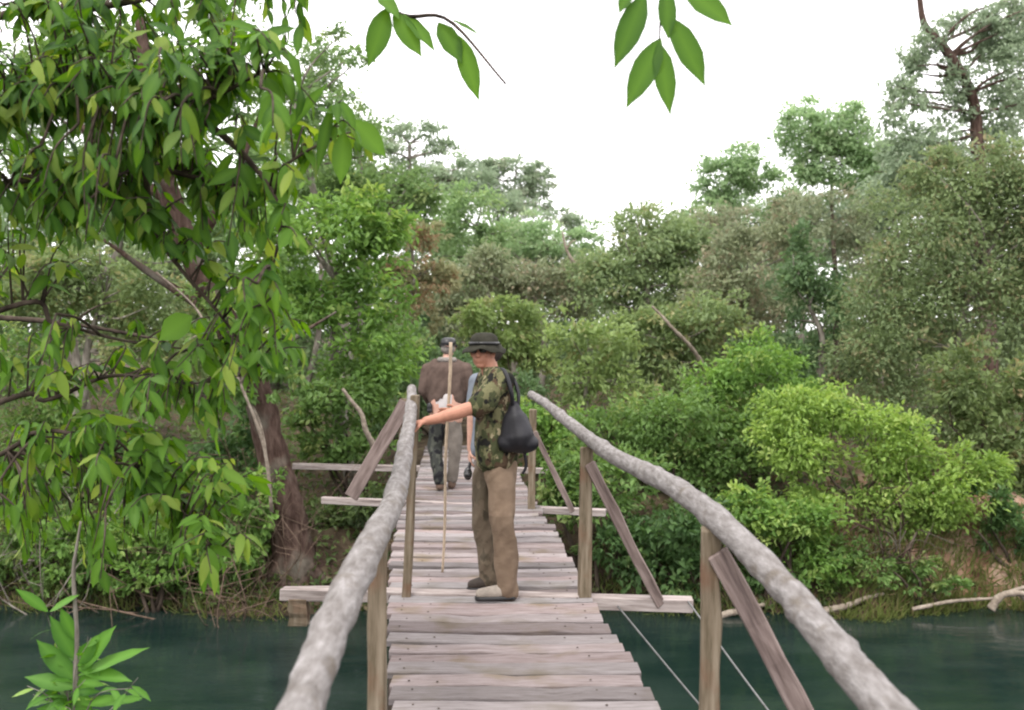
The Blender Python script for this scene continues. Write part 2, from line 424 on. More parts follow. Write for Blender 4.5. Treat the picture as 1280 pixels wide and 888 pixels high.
def cards(mb, pos, d, nrm, L, W, tint, fold=.25, six=False):
    """small folded leaves: arrays of base point, direction, normal, length, width"""
    d = unit(d); side = unit(np.cross(d, nrm)); n = np.cross(side, d)
    L = L[:, None]; W = W[:, None]
    if six:
        vs = [pos, pos + d * L * .3 + side * W * .45 + n * W * fold, pos + d * L * .68 + side * W * .38 + n * W * fold * .7,
              pos + d * L - n * L * .12, pos + d * L * .68 - side * W * .38 + n * W * fold * .7, pos + d * L * .3 - side * W * .45 + n * W * fold]
        k = 6; F_ = np.array([[0, 1, 2, 3], [0, 3, 4, 5]])
    else:
        vs = [pos, pos + d * L * .45 + side * W * .5 + n * W * fold, pos + d * L - n * L * .1, pos + d * L * .45 - side * W * .5 + n * W * fold]
        k = 4; F_ = np.array([[0, 1, 2], [0, 2, 3]])
    V = np.stack(vs, 1).reshape(-1, 3)
    f = (F_[None] + (np.arange(len(pos)) * k)[:, None, None]).reshape(-1, F_.shape[1])
    mb.add(V, f, np.repeat(tint, k, 0))

def crown_fill(mb, lobes, leaf, cover=3.0, accent=.1, aspect=.5, droop=.3, clump=26, six=False, airy=0.0):
    """lobes: rows of (cx,cy,cz, rx,ry,rz). Leaves gather in clumps on the shells of smaller puffs spread through each lobe."""
    for (cx, cy, cz, rx, ry, rz) in lobes:
        c = np.array([cx, cy, cz]); R = np.array([rx, ry, rz])
        area = math.pi * rx * rz
        n = int(cover * area / (.5 * leaf * leaf * aspect))
        n_puff = int(9 + rng.integers(0, 5))
        pd = unit(rng.normal(0, 1, (n_puff, 3)))
        pc = pd * (rng.uniform(.35, .8, (n_puff, 1))); pr = rng.uniform(.3, .52, n_puff) * (1 - .35 * airy)
        ptint = rng.uniform(.15, .85, n_puff)
        nc = max(6, n // clump)
        who = rng.integers(0, n_puff, nc)
        cd = unit(rng.normal(0, 1, (nc, 3)) + np.array([0, 0, .25]))
        cr = rng.uniform(.45, 1.08, nc) ** .7
        cc = pc[who] + cd * (pr[who] * cr)[:, None]
        ctint = np.clip(ptint[who] + rng.normal(0, .16, nc), 0, 1)
        cacc = rng.uniform(0, 1, nc)
        k = np.repeat(np.arange(nc), clump)
        spread = (.10 + .06 * rng.random(nc))[k, None]
        loc = cc[k] + rng.normal(0, 1, (len(k), 3)) * spread * np.array([1, 1, .75])
        pos = c + loc * R
        out = unit(cd[k] * .8 + unit(loc) * .4)
        d = unit(out + rng.normal(0, .7, out.shape) + np.array([0, 0, -droop]))
        nr = unit(np.array([0, 0, .9]) + out * .5 + rng.normal(0, .55, out.shape))
        L = leaf * rng.uniform(.6, 1.25, len(k)); W = L * aspect * rng.uniform(.8, 1.2, len(k))
        t = np.stack([np.clip(ctint[k] + rng.normal(0, .22, len(k)), 0, 1),
                      np.where(cacc[k] < accent, rng.uniform(.8, 1, len(k)), rng.uniform(0, .85, len(k)))], -1)
        cards(mb, pos, d, nr, L, W, t, six=six)

def px_lobes(lobes, Y, depth=.9):
    out = []
    for l in lobes:
        px, py, rx, ry = l[:4]
        y = Y + (l[4] if len(l) > 4 else 0)
        p = P(px, py, y); s = y / F
        out.append((p[0], p[1], p[2], rx * s, max(.4, depth * .5 * (rx + ry) * s), ry * s))
    return out

def tree(name, label, cat, Y, base_px, lobes, pal, leaf, trunk_r=.12, bark='bark_grey', cover=3.0, accent=.1, group=None,
         aspect=.5, droop=.3, trunk_path=None, six=False, airy=0.0, stems=1, foliage='crown', stem_name='trunk', clump=26):
    L = px_lobes(lobes, Y)
    cover *= 1.15 if Y < 20 else 1.5
    bx = (base_px - 640) / F * Y
    bz = float(ground(bx, Y)) - .12
    root = empty(name, (bx, Y, bz), label, cat, group)
    t = MB()
    ctr = np.mean([l[:3] for l in L], 0)
    if trunk_path is not None:
        pts = [P(*q) if len(q) == 3 else P(q[0], q[1], Y) for q in trunk_path]
        pts = [np.array([pts[0][0], pts[0][1], min(bz, pts[0][2])])] + pts
        rr = np.linspace(trunk_r * 1.15, trunk_r * .3, len(pts))
        tube(t, pts, rr, 30, 9, .05)
        anchor = spline(pts, 20)
    else:
        anchor = None
        for s in range(stems):
            a = np.array([bx, Y, bz]); e = ctr + rng.normal(0, .12 * max(L[0][3], .5), 3) + (np.array([(s - stems / 2) * .5 * L[0][3], 0, 0]) if stems > 1 else 0)
            a = a + (np.array([rng.normal(0, .12), rng.normal(0, .1), 0]) if stems > 1 else 0)
            h = e - a
            pts = [a, a + h * .35 + rng.normal(0, .05, 3) * np.linalg.norm(h), a + h * .7 + rng.normal(0, .05, 3) * np.linalg.norm(h), e]
            tube(t, pts, [trunk_r, trunk_r * .75, trunk_r * .55, trunk_r * .3], 16, 7, .05)
            anchor = spline(pts, 20) if anchor is None else np.vstack([anchor, spline(pts, 20)])
    for l in L:          # limbs out to every lobe
        c = np.array(l[:3]); R = np.array(l[3:])
        for q in range(3):
            e = c + unit(rng.normal(0, 1, 3)) * R * .65
            dd = np.linalg.norm(anchor - e, axis=1) + (anchor[:, 2] > e[2]) * 2
            a = anchor[int(np.argmin(dd))]
            mid = (a + e) / 2 + rng.normal(0, .08, 3) * np.linalg.norm(e - a)
            tube(t, [a, mid, e], [trunk_r * .26, trunk_r * .16, trunk_r * .05], 9, 5, .04)
    t.build(stem_name, M[bark], root, smooth=True)
    f = MB(); crown_fill(f, L, leaf, cover, accent, aspect, droop, clump, six, airy)
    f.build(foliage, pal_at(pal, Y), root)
    return root

def shrub(label, Y, base_px, lobes, pal, leaf, **k):
    k.setdefault('trunk_r', .035); k.setdefault('bark', 'bark_dark'); k.setdefault('stems', 4)
    return tree('shrub', label, 'shrub', Y, base_px, lobes, pal, leaf, foliage='foliage', stem_name='stem', **k)

def fg(*a, **k):
    return tree('forest_tree', *a, **k)

# --- right bank, front to back
shrub('lime green bush overhanging the bare red earth of the far bank', 13.6, 1092,
      [(1030, 520, 62, 42), (1105, 560, 75, 50), (1175, 615, 62, 45), (1070, 625, 85, 40), (1000, 575, 60, 48), (1130, 650, 60, 30), (1215, 590, 40, 40), (985, 530, 50, 45)], 'lime', .085, accent=.15, cover=3.0, six=True)
shrub('yellow green bush hanging to the waterline beside the driftwood root', 13.0, 985,
      [(985, 655, 70, 42), (940, 640, 45, 40), (1010, 705, 60, 45), (1035, 735, 40, 25)], 'bright', .09, accent=.25, cover=2.8, six=True)
shrub('small yellow green bush tucked under the left side of the lime bush', 12.95, 955,
      [(940, 635, 34, 28), (985, 660, 40, 30), (1020, 640, 30, 24)], 'lime', .085, accent=.1, cover=2.4, six=True)
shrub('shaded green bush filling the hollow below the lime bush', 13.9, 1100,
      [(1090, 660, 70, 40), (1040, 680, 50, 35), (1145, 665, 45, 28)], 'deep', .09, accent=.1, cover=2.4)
shrub('dark green bush at the water between the second brace and the first right post', 13.1, 880,
      [(870, 660, 75, 50), (840, 715, 85, 45), (930, 720, 70, 42), (790, 690, 55, 50)], 'deep', .12, accent=.12, cover=3)
shrub('leafy green bush beside the right edge of the deck behind the brace', 13.4, 740,
      [(735, 625, 60, 50), (770, 590, 60, 45), (700, 600, 45, 45)], 'mid', .12, accent=.1)
shrub('broad mid green bush above the near handrail on the far bank', 15.0, 850,
      [(830, 545, 85, 60), (890, 585, 75, 50), (770, 545, 60, 50), (930, 545, 60, 50)], 'mid', .105, accent=.12)
shrub('light green rounded bush behind the lime bush', 15.6, 945,
      [(935, 455, 65, 42), (985, 485, 55, 48), (895, 495, 55, 40), (960, 520, 60, 40)], 'bright', .105, accent=.12)
shrub('grey green bush above the red earth at the right edge of the photo', 14.6, 1240,
      [(1235, 540, 60, 70), (1200, 480, 60, 55), (1280, 600, 60, 55), (1265, 500, 50, 60)], 'oliveb', .12, accent=.1)
shrub('low dark bush at the waterline in the lower right corner of the far bank', 13.4, 1275,
      [(1265, 665, 42, 38), (1300, 700, 45, 40), (1240, 630, 35, 30)], 'deep', .1, accent=.1)
fg('broad brownish olive tree filling the right side below the tall bare trunk', 'tree', 17.5, 1190,
   [(1180, 280, 95, 78), (1245, 250, 80, 75), (1285, 225, 60, 55), (1170, 215, 45, 30), (1120, 350, 75, 75), (1215, 400, 110, 80), (1120, 450, 75, 70), (1290, 350, 80, 100), (1170, 520, 90, 50)],
   'oliveb', .10, .10, accent=.16, cover=2.6)
fg('deep green narrow tree wrapped in creeper left of the brownish olive tree', 'tree', 19, 1015,
   [(1010, 320, 38, 45), (1020, 390, 45, 55), (1000, 450, 45, 45)], 'deep', .14, .12, accent=.05)
fg('olive tree with a rounded crown right of the man in the hat', 'tree', 18, 745,
   [(740, 430, 55, 48), (715, 485, 45, 40), (775, 490, 45, 45)], 'yellow', .13, .09, accent=.12, cover=2.5)
fg('dark leafy tree behind the broken pale branch', 'tree', 20, 850,
   [(850, 455, 65, 50), (800, 420, 60, 45), (880, 400, 55, 50)], 'olive', .14, .1, accent=.12)
fg('olive green dome shaped tree on the skyline right of the white gap', 'tree', 24, 815,
   [(815, 300, 75, 48), (770, 330, 58, 48), (860, 330, 55, 50), (800, 375, 80, 50)], 'olive', .15, .16, accent=.1)
fg('reddish brown thin leaved tree under the two pale crowns', 'tree', 22, 935,
   [(925, 330, 52, 50), (950, 390, 60, 45), (890, 375, 48, 45), (985, 290, 42, 48)], 'brown', .13, .12, accent=.25, cover=2.2)
fg('smaller pale green crown left of the bigger pale crown on the skyline', 'tree', 30, 912,
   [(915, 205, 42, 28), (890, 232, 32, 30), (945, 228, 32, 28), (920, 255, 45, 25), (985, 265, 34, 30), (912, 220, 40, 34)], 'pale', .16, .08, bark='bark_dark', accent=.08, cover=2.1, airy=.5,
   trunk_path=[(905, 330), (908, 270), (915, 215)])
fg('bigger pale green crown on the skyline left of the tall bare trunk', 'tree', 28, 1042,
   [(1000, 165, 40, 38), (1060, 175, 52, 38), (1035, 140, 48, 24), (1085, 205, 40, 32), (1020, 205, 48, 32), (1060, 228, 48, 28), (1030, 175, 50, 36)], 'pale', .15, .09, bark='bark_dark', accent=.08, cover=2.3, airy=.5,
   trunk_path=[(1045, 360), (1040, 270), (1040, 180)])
fg('tall tree with a bare curving reddish trunk reaching above the photo at the right', 'tree', 24, 1228,
   [(1135, 130, 36, 42), (1150, 70, 32, 34), (1130, 185, 42, 38), (1250, 60, 45, 40), (1275, 105, 48, 40), (1215, 25, 45, 28), (1180, 185, 44, 42), (1115, 225, 46, 32), (1265, 20, 45, 30), (1190, 120, 30, 44), (1165, 240, 50, 34), (1255, 160, 46, 30)],
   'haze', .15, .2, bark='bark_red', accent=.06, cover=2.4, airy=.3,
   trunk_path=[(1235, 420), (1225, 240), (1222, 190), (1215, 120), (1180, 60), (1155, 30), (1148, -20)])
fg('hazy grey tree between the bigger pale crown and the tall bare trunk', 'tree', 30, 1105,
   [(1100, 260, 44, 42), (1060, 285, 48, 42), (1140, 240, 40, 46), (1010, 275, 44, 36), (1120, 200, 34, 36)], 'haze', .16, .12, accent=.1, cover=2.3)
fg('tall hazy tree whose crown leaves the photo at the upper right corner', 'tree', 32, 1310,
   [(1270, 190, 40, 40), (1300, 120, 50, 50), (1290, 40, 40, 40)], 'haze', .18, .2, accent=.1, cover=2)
fg('mauve brown thicket tree between the two pale crowns and the creeper wrapped tree', 'tree', 26, 985,
   [(960, 300, 48, 36), (1010, 270, 40, 34), (900, 295, 48, 34), (1060, 280, 42, 38), (1075, 330, 40, 40)], 'brown', .14, .1, accent=.3, cover=2.0)
fg('soft green tree filling the skyline between the olive dome and the smaller pale crown', 'tree', 27, 865,
   [(870, 275, 40, 26), (845, 300, 45, 30), (895, 320, 45, 35)], 'mid', .15, .1, accent=.1, cover=2.0)
# --- middle, behind the people
shrub('dark shaded bush behind the men at the end of the bridge', 18.6, 560,
      [(515, 490, 55, 50), (575, 480, 60, 42), (480, 540, 48, 42), (640, 500, 50, 42)], 'deep', .13, accent=.05)
shrub('yellow green bush above the hat of the man in camouflage', 20.5, 640,
      [(640, 410, 42, 30), (605, 400, 38, 28), (670, 440, 40, 35), (620, 440, 45, 35)], 'yellow', .13, accent=.08)
shrub('low green bush beside the end of the bridge right of the men', 16.2, 690,
      [(690, 555, 45, 45), (665, 520, 35, 35), (720, 540, 40, 40)], 'bright', .12, accent=.15)
fg('rust tinged tree with salmon young leaves left of the men', 'tree', 22, 525,
   [(525, 295, 34, 25), (515, 390, 32, 45), (545, 345, 40, 32), (500, 335, 30, 32)], 'rust', .13, .1, accent=.4, cover=2.4)
fg('grey brown thicket tree below the white gap in the skyline', 'tree', 25, 640,
   [(610, 345, 55, 36), (665, 350, 55, 36), (710, 365, 45, 42), (570, 380, 45, 40)], 'brown', .14, .12, accent=.2, cover=2.6)
fg('light green feathery tree left of the white gap in the skyline', 'tree', 28, 600,
   [(590, 260, 45, 34), (560, 300, 42, 36), (620, 290, 30, 25)], 'bright', .15, .14, accent=.1, cover=2.3)
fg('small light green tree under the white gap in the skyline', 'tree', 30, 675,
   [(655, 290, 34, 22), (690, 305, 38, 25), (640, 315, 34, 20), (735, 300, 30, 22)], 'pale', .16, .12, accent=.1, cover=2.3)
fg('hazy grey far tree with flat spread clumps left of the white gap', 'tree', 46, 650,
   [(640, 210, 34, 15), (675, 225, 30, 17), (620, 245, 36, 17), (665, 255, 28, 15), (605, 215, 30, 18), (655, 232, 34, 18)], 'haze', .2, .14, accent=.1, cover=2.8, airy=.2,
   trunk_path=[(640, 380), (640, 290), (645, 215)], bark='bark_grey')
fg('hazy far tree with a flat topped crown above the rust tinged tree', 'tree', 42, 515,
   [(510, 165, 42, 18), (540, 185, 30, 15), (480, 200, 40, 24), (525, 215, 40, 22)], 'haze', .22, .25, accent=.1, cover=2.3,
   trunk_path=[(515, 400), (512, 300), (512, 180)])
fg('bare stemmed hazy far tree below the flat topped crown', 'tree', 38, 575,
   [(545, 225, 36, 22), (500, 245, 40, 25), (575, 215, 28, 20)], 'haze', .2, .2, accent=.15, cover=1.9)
fg('airy light green tree rising behind the lacy tree to the skyline', 'tree', 20, 430,
   [(420, 205, 70, 48), (480, 235, 62, 45), (365, 150, 52, 42), (450, 155, 42, 30), (530, 240, 40, 34), (390, 80, 50, 40)], 'mid', .12, .1, accent=.12, cover=1.7, airy=.3)
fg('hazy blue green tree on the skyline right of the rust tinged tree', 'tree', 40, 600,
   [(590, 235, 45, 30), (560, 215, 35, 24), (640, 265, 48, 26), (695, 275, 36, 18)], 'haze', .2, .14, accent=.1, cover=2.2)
# --- left bank
fg('tall lacy tree with sky showing through above the leaning trunk', 'tree', 17, 425,
   [(400, 120, 55, 42), (450, 175, 50, 36), (370, 190, 50, 42), (430, 60, 40, 35), (330, 110, 45, 45), (300, 40, 50, 40)], 'mid', .12, .12, accent=.1, cover=1.35, airy=.7)
fg('bright leafy tree right of the leaning trunk on the far bank', 'tree', 15.5, 445,
   [(420, 300, 75, 55), (470, 370, 60, 60), (385, 390, 65, 60), (440, 450, 75, 50), (340, 300, 60, 55), (480, 290, 45, 45)], 'bright', .13, .12, accent=.08, cover=2.8, six=True)
fg('dark green tree behind the rust tinged tree left of the men', 'tree', 19, 470,
   [(455, 250, 50, 40), (490, 440, 60, 60), (405, 240, 55, 40), (520, 250, 30, 25)], 'mid', .14, .12, accent=.06)
shrub('green bush behind the pale bent dead branch left of the bridge', 15.0, 440,
      [(420, 500, 60, 45), (465, 520, 40, 40), (400, 550, 50, 35), (440, 570, 60, 22)], 'mid', .12, accent=.12)
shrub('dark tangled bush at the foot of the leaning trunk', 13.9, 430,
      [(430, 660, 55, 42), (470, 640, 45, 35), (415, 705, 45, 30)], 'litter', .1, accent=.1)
shrub('shaded green bush left of the leaning trunk', 14.3, 265,
      [(260, 600, 75, 55), (190, 640, 70, 50), (300, 560, 50, 50), (150, 570, 70, 55)], 'deep', .13, accent=.1)
shrub('pale mossy thicket bush at the left edge behind the brown twigs', 15.0, 60,
      [(60, 520, 75, 60), (20, 600, 65, 60), (110, 600, 65, 55), (20, 450, 60, 55)], 'mid', .10, accent=.25, cover=2.4)
shrub('low yellow green bush under the bare twigs at the left edge', 13.3, 60,
      [(50, 660, 60, 42), (120, 680, 55, 40), (0, 700, 50, 40), (190, 690, 65, 42), (270, 695, 55, 38), (310, 660, 40, 35), (90, 720, 70, 30), (220, 725, 70, 28), (20, 600, 50, 40)], 'mid', .095, accent=.15, cover=2.3)
shrub('leafy green bush hanging over the water between the twigs and the leaning trunk', 12.95, 200,
      [(150, 660, 60, 45), (230, 640, 60, 50), (300, 680, 42, 45), (200, 715, 75, 32), (80, 690, 55, 45), (325, 610, 34, 45)], 'bright', .10, accent=.15, cover=2.2, six=True)
shrub('low bush with mixed leaves at the waterline beside the red earth', 12.9, 1150,
      [(1130, 715, 50, 26), (1080, 705, 45, 34), (1185, 725, 35, 18)], 'mid', .08, accent=.2, cover=1.7)
fg('pale green thin leaved tree at the left edge under the dark overhanging leaves', 'tree', 17.5, 75,
   [(70, 390, 75, 50), (140, 420, 70, 55), (20, 350, 60, 50), (190, 370, 60, 50), (230, 450, 60, 55), (100, 330, 70, 40)], 'olive', .12, .12, accent=.15, cover=2.5)
fg('dense green tree behind the dark overhanging leaves in the upper left corner', 'tree', 21, 110,
   [(100, 230, 90, 70), (20, 150, 80, 80), (190, 250, 80, 60), (90, 90, 80, 70), (270, 300, 60, 55)], 'mid', .16, .16, accent=.08, cover=2.6)

# rows of further trees closing the forest behind (visible only in gaps)
proto_n = 0
for i, (px, Yd, top, pal, lab) in enumerate([
        (-80, 27, 200, 'mid', 'dense far tree beyond the left edge of the photo'), (60, 30, 230, 'deep', 'dark far tree showing in gaps of the left thicket'),
        (210, 29, 250, 'olive', 'olive far tree behind the leaning trunk'), (340, 31, 270, 'mid', 'far green tree behind the lacy tree'),
        (470, 33, 300, 'deep', 'dark far tree behind the rust tinged tree'), (590, 34, 325, 'olive', 'olive far tree behind the light feathery tree'),
        (710, 35, 330, 'mid', 'far green tree behind the small light tree on the skyline'), (850, 33, 320, 'oliveb', 'brownish far tree behind the olive dome'),
        (980, 34, 300, 'deep', 'dark far tree behind the creeper wrapped tree'), (1110, 33, 300, 'olive', 'olive far tree behind the brownish olive tree'),
        (1250, 31, 250, 'oliveb', 'brownish far tree at the right edge of the photo'), (1400, 29, 200, 'mid', 'dense far tree beyond the right edge of the photo')]):
    fg(lab, 'tree', Yd, px, [(px, top + 60, 85, 55), (px - 45, top + 120, 75, 60), (px + 45, top + 120, 75, 60), (px, top + 190, 110, 55)], pal, .2, .2, cover=2.0,
       group='trees closing the forest behind')

for lab, px, Yd, lobes, pal in (
        ('soft green far tree filling the gap behind the walkers', 560, 37, [(540, 320, 70, 40), (600, 330, 60, 38), (500, 290, 55, 40), (570, 370, 90, 35)], 'mid'),
        ('soft olive far tree filling the gap under the white dip of the skyline', 690, 38, [(670, 320, 65, 34), (730, 330, 60, 34), (700, 365, 90, 35), (640, 300, 45, 26)], 'olive'),
        ('soft green far tree between the smaller pale crown and the creeper wrapped tree', 960, 37, [(940, 285, 60, 36), (1000, 300, 60, 40), (890, 290, 50, 34), (960, 345, 90, 40)], 'mid'),
        ('soft green far tree rising behind the right end of the tree line', 1110, 36, [(1090, 235, 55, 42), (1150, 225, 55, 50), (1060, 290, 60, 45), (1180, 290, 80, 50)], 'mid'),
        ('airy green far tree behind the top of the lacy tree', 380, 30, [(370, 230, 60, 42), (430, 250, 60, 42), (330, 180, 50, 44), (480, 270, 50, 36), (300, 270, 60, 44)], 'bright')):
    fg(lab, 'tree', Yd, px, lobes, pal, .19, .12, accent=.12, cover=2.3)

# undergrowth carpet on both sides of the path
f = MB(); n = 46000
yy = 12.8 + 24 * rng.random(n) ** 1.7; xx = (rng.uniform(-.62, .62, n)) * (yy + 3)
dd = yy - shore(xx)
pathx = -.9 - (yy - 16) * .07
ok = (dd > .12) & ~((np.abs(xx - pathx) < .8) & (yy > 14.5)) & ~((np.hypot((xx - 6.6) * .55, (yy - 13.6)) < .75) & (rng.random(n) < .93))
xx, yy, dd = xx[ok], yy[ok], dd[ok]
tuft = .5 + .5 * hnoise(xx * 2.1, yy * 2.7)
zz = ground(xx, yy) + rng.random(len(xx)) * .30 * tuft * np.minimum(1, dd)
pos = np.stack([xx, yy, zz], -1)
d = unit(rng.normal(0, 1, pos.shape) + np.array([0, -.3, .5])); nr = unit(rng.normal(0, .6, pos.shape) + np.array([0, -.4, 1]))
L = rng.uniform(.06, .15, len(pos))
cards(f, pos, d, nr, L, L * .5, np.stack([np.clip(tuft + rng.normal(0, .2, len(pos)), 0, 1), rng.random(len(pos))], -1))
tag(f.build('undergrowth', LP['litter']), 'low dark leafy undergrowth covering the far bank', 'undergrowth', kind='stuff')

# grass hanging over the waterline
f = MB()
for x0, x1, n in ((4.3, 7.2, 2600), (7.2, 8.5, 500), (1.2, 4.3, 900), (-7.5, -2.8, 900)):
    x = rng.uniform(x0, x1, n); y = shore(x) + rng.random(n) ** 1.3 * 1.0
    z = ground(x, y) - .02
    pos = np.stack([x, y, z], -1)
    d = unit(rng.normal(0, .45, pos.shape) + np.array([0, -.5, .75])); nr = unit(np.array([0, -1, .3]) + rng.normal(0, .3, pos.shape))
    L = rng.uniform(.12, .34, n)
    cards(f, pos, d, nr, L, np.full(n, .018), np.stack([rng.random(n), rng.random(n)], -1))
tag(f.build('bank_grass', LP['grass']), 'tufts of grass and fern hanging over the waterline', 'grass', kind='stuff')

# --- leaning river tree (left)
Yt = 13.3
tb = P(372, 735, Yt)
root = empty('leaning_tree', (tb[0], Yt, float(ground(tb[0], Yt)) - .1), 'thick reddish brown trunk leaning left over the water beside the bridge', 'tree')
t = MB()
path = [P(380, 760, Yt), P(372, 720, Yt), P(357, 640, Yt + .05), P(338, 560, Yt + .1), P(318, 480, Yt + .1), P(280, 400, Yt), P(240, 320, Yt - .2), P(215, 255, Yt - .4), P(190, 150, Yt - .8), P(175, 20, Yt - 1)]
tube(t, path, [.40, .31, .255, .215, .20, .18, .165, .15, .11, .06], 60, 18, .05)
for q in range(7):          # buttress roots
    a = -2.6 + q * .75
    e = np.array([tb[0] + .75 * math.cos(a), Yt + .6 * math.sin(a), 0]); e[2] = float(ground(e[0], e[1])) - .06
    tube(t, [P(368, 700, Yt) + np.array([.16 * math.cos(a), .16 * math.sin(a), 0]), (tb + e) / 2 + np.array([.06 * math.cos(a), 0, .08]), e], [.14, .10, .04], 10, 7, .06)
t.build('trunk', M['bark_red'], root, smooth=True)
t = MB()
for pts, r in (([(318, 480, Yt), (360, 430, Yt - .3), (420, 390, Yt - .6)], .05), ([(280, 400, Yt), (200, 350, Yt - .2), (130, 300, Yt - .3)], .08), ([(240, 320, Yt), (290, 230, Yt - .3), (330, 130, Yt - .5)], .08),
               ([(215, 255, Yt - .4), (130, 190, Yt - .8), (60, 100, Yt - 1)], .08), ([(190, 150, Yt - .8), (250, 80, Yt - 1), (290, 10, Yt - 1)], .06)):
    tube(t, [P(*q) for q in pts], [r, r * .7, r * .25], 12, 7, .05)
t.build('branch', M['bark_red'], root, smooth=True)
f = MB()
crown_fill(f, px_lobes([(130, 270, 60, 40), (320, 120, 45, 42), (60, 90, 70, 60), (280, 20, 60, 45), (180, 60, 80, 60), (230, 190, 60, 45), (330, 340, 40, 35), (300, 430, 55, 32), (250, 390, 45, 30), (355, 475, 40, 26), (285, 500, 45, 26)], Yt - .5), .115, 2.0, .08, .5, .4, six=True)
f.build('crown', LP['mid'], root)
for pts, r, lab in (([(296, 470), (325, 530), (335, 590), (340, 660)], .018, None),):
    t = MB(); tube(t, [P(p[0], p[1], Yt - .3) for p in pts], [r] * 4, 20, 6, .1)
    t.build('vine', M['dead'], root, smooth=True)

# ------------------------------------------------------------------ near broadleaf tree (upper left, overhanging)
def big_leaf(mb, base, d, nrm, L, W, curl=.25, fold=.22, tint=(.5, .5)):
    d = d / np.linalg.norm(d); side = np.cross(d, nrm); side /= np.linalg.norm(side) + 1e-9; n = np.cross(side, d)
    ts = np.array([0, .1, .25, .42, .6, .76, .9, 1.0]); ws = np.array([.05, .45, .85, 1.0, .93, .66, .24, .01])
    V = []
    for t, wv in zip(ts, ws):
        c = base + d * L * t - n * curl * L * t * t
        e = W * .5 * wv
        wave = .10 * W * math.sin(t * 17 + base[0] * 40)
        V += [c + side * e + n * (fold * e + wave * wv * .5), c, c - side * e + n * (fold * e - wave * wv * .5)]
    f = []
    for i in range(len(ts) - 1):
        f += [(3 * i, 3 * i + 1, 3 * i + 4, 3 * i + 3), (3 * i + 1, 3 * i + 2, 3 * i + 5, 3 * i + 4)]
    tt = np.tile(np.asarray(tint, float), (len(V), 1))
    tt[1::3, 0] = np.clip(tt[1::3, 0] + .3, 0, 1); tt[::3, 0] -= .08; tt[2::3, 0] -= .08
    mb.add(np.array(V), f, np.clip(tt, 0, 1))

def spray(leaves, twigs, a, e, n, L, tint0, droop=.8, r=.006):
    """a leafy twig from a to e with n alternate drooping leaves"""
    mid = (a + e) / 2 + np.array([0, 0, .06]) + rng.normal(0, .02, 3)
    pts = spline([a, mid, e], n + 3)
    tube(twigs, [a, mid, e], [r, r * .7, r * .35], 8, 5)
    for i in range(n):
        p = pts[2 + i]; ax = unit(pts[2 + i] - pts[1 + i])
        sd = unit(np.cross(ax, [0, 0, 1.0])) * (1 if i % 2 else -1)
        d = unit(ax * .6 + sd * rng.uniform(.3, .8) + np.array([0, 0, -droop * rng.uniform(.4, 1.3)]) + rng.normal(0, .15, 3))
        nr = unit(np.array([0, 0, 1.0]) + rng.normal(0, .45, 3) + np.array([0, -.35, 0]))
        l = L * rng.uniform(.65, 1.15)
        big_leaf(leaves, p, d, nr, l, l * rng.uniform(.30, .40), rng.uniform(.0, .6), rng.uniform(.08, .42),
                 (np.clip(tint0 + rng.normal(0, .24), 0, 1), rng.random() ** .8))

nb = np.array([-5.1, 4.2, 0]); nb[2] = -2.6
root = empty('broadleaf_tree', nb, 'near broadleaf tree overhanging the upper left of the photo with large drooping leaves', 'tree')
t = MB()
tube(t, [nb, nb + [.1, .1, 1.8], nb + [.25, 0, 3.6], nb + [.5, -.1, 5.4], nb + [.8, -.2, 7.2]], [.24, .19, .16, .12, .06], 40, 14, .04)
t.build('trunk', M['bark_grey'], root, smooth=True)
br = MB(); skel = []
for pts, r in (
    ([nb + [.3, 0, 4.2], P(-60, 160, 4.3), P(80, 110, 4.2), P(230, 130, 4.0), P(330, 90, 3.8)], .030),
    ([nb + [.3, 0, 4.6], P(-60, 40, 4.6), P(120, 10, 4.4), P(280, -20, 4.2), P(430, -30, 4.0), P(500, 18, 3.9), P(560, 25, 3.85), P(632, 105, 3.8)], .022),
    ([nb + [.25, 0, 3.7], P(-40, 250, 4.5), P(60, 235, 4.5), P(180, 210, 4.4), P(300, 230, 4.3), P(400, 180, 4.2)], .028),
    ([nb + [.22, 0, 3.1], P(-30, 400, 4.7), P(70, 405, 4.7), P(150, 425, 4.7), P(260, 440, 4.6)], .018),
    ([nb + [.2, 0, 2.7], P(-40, 520, 4.9), P(60, 500, 4.9), P(140, 470, 4.8), P(230, 480, 4.7), P(300, 470, 4.6)], .018),
    ([nb + [.2, 0, 2.4], P(-40, 590, 4.9), P(50, 540, 4.8), P(130, 560, 4.7), P(210, 620, 4.6), P(270, 690, 4.5)], .016),
    ([nb + [.3, 0, 5.3], P(60, -90, 4.0), P(330, -130, 3.6), P(560, -130, 3.4), P(740, -90, 3.2), P(830, -20, 3.1)], .035),
    ([P(230, 130, 4.0), P(310, 200, 4.0), P(350, 270, 4.0), P(330, 380, 4.1)], .018),
    ([P(180, 210, 4.4), P(200, 300, 4.4), P(280, 400, 4.5), P(320, 460, 4.5)], .015),
    ):
    rr = np.linspace(r, r * .2, len(pts))
    tube(br, pts, rr, 40, 7, .04)
    skel.append(spline(pts, 60)[14:])
skel_all = np.vstack(skel[:6] + skel[7:])
lv = MB()
DENS = 2.1
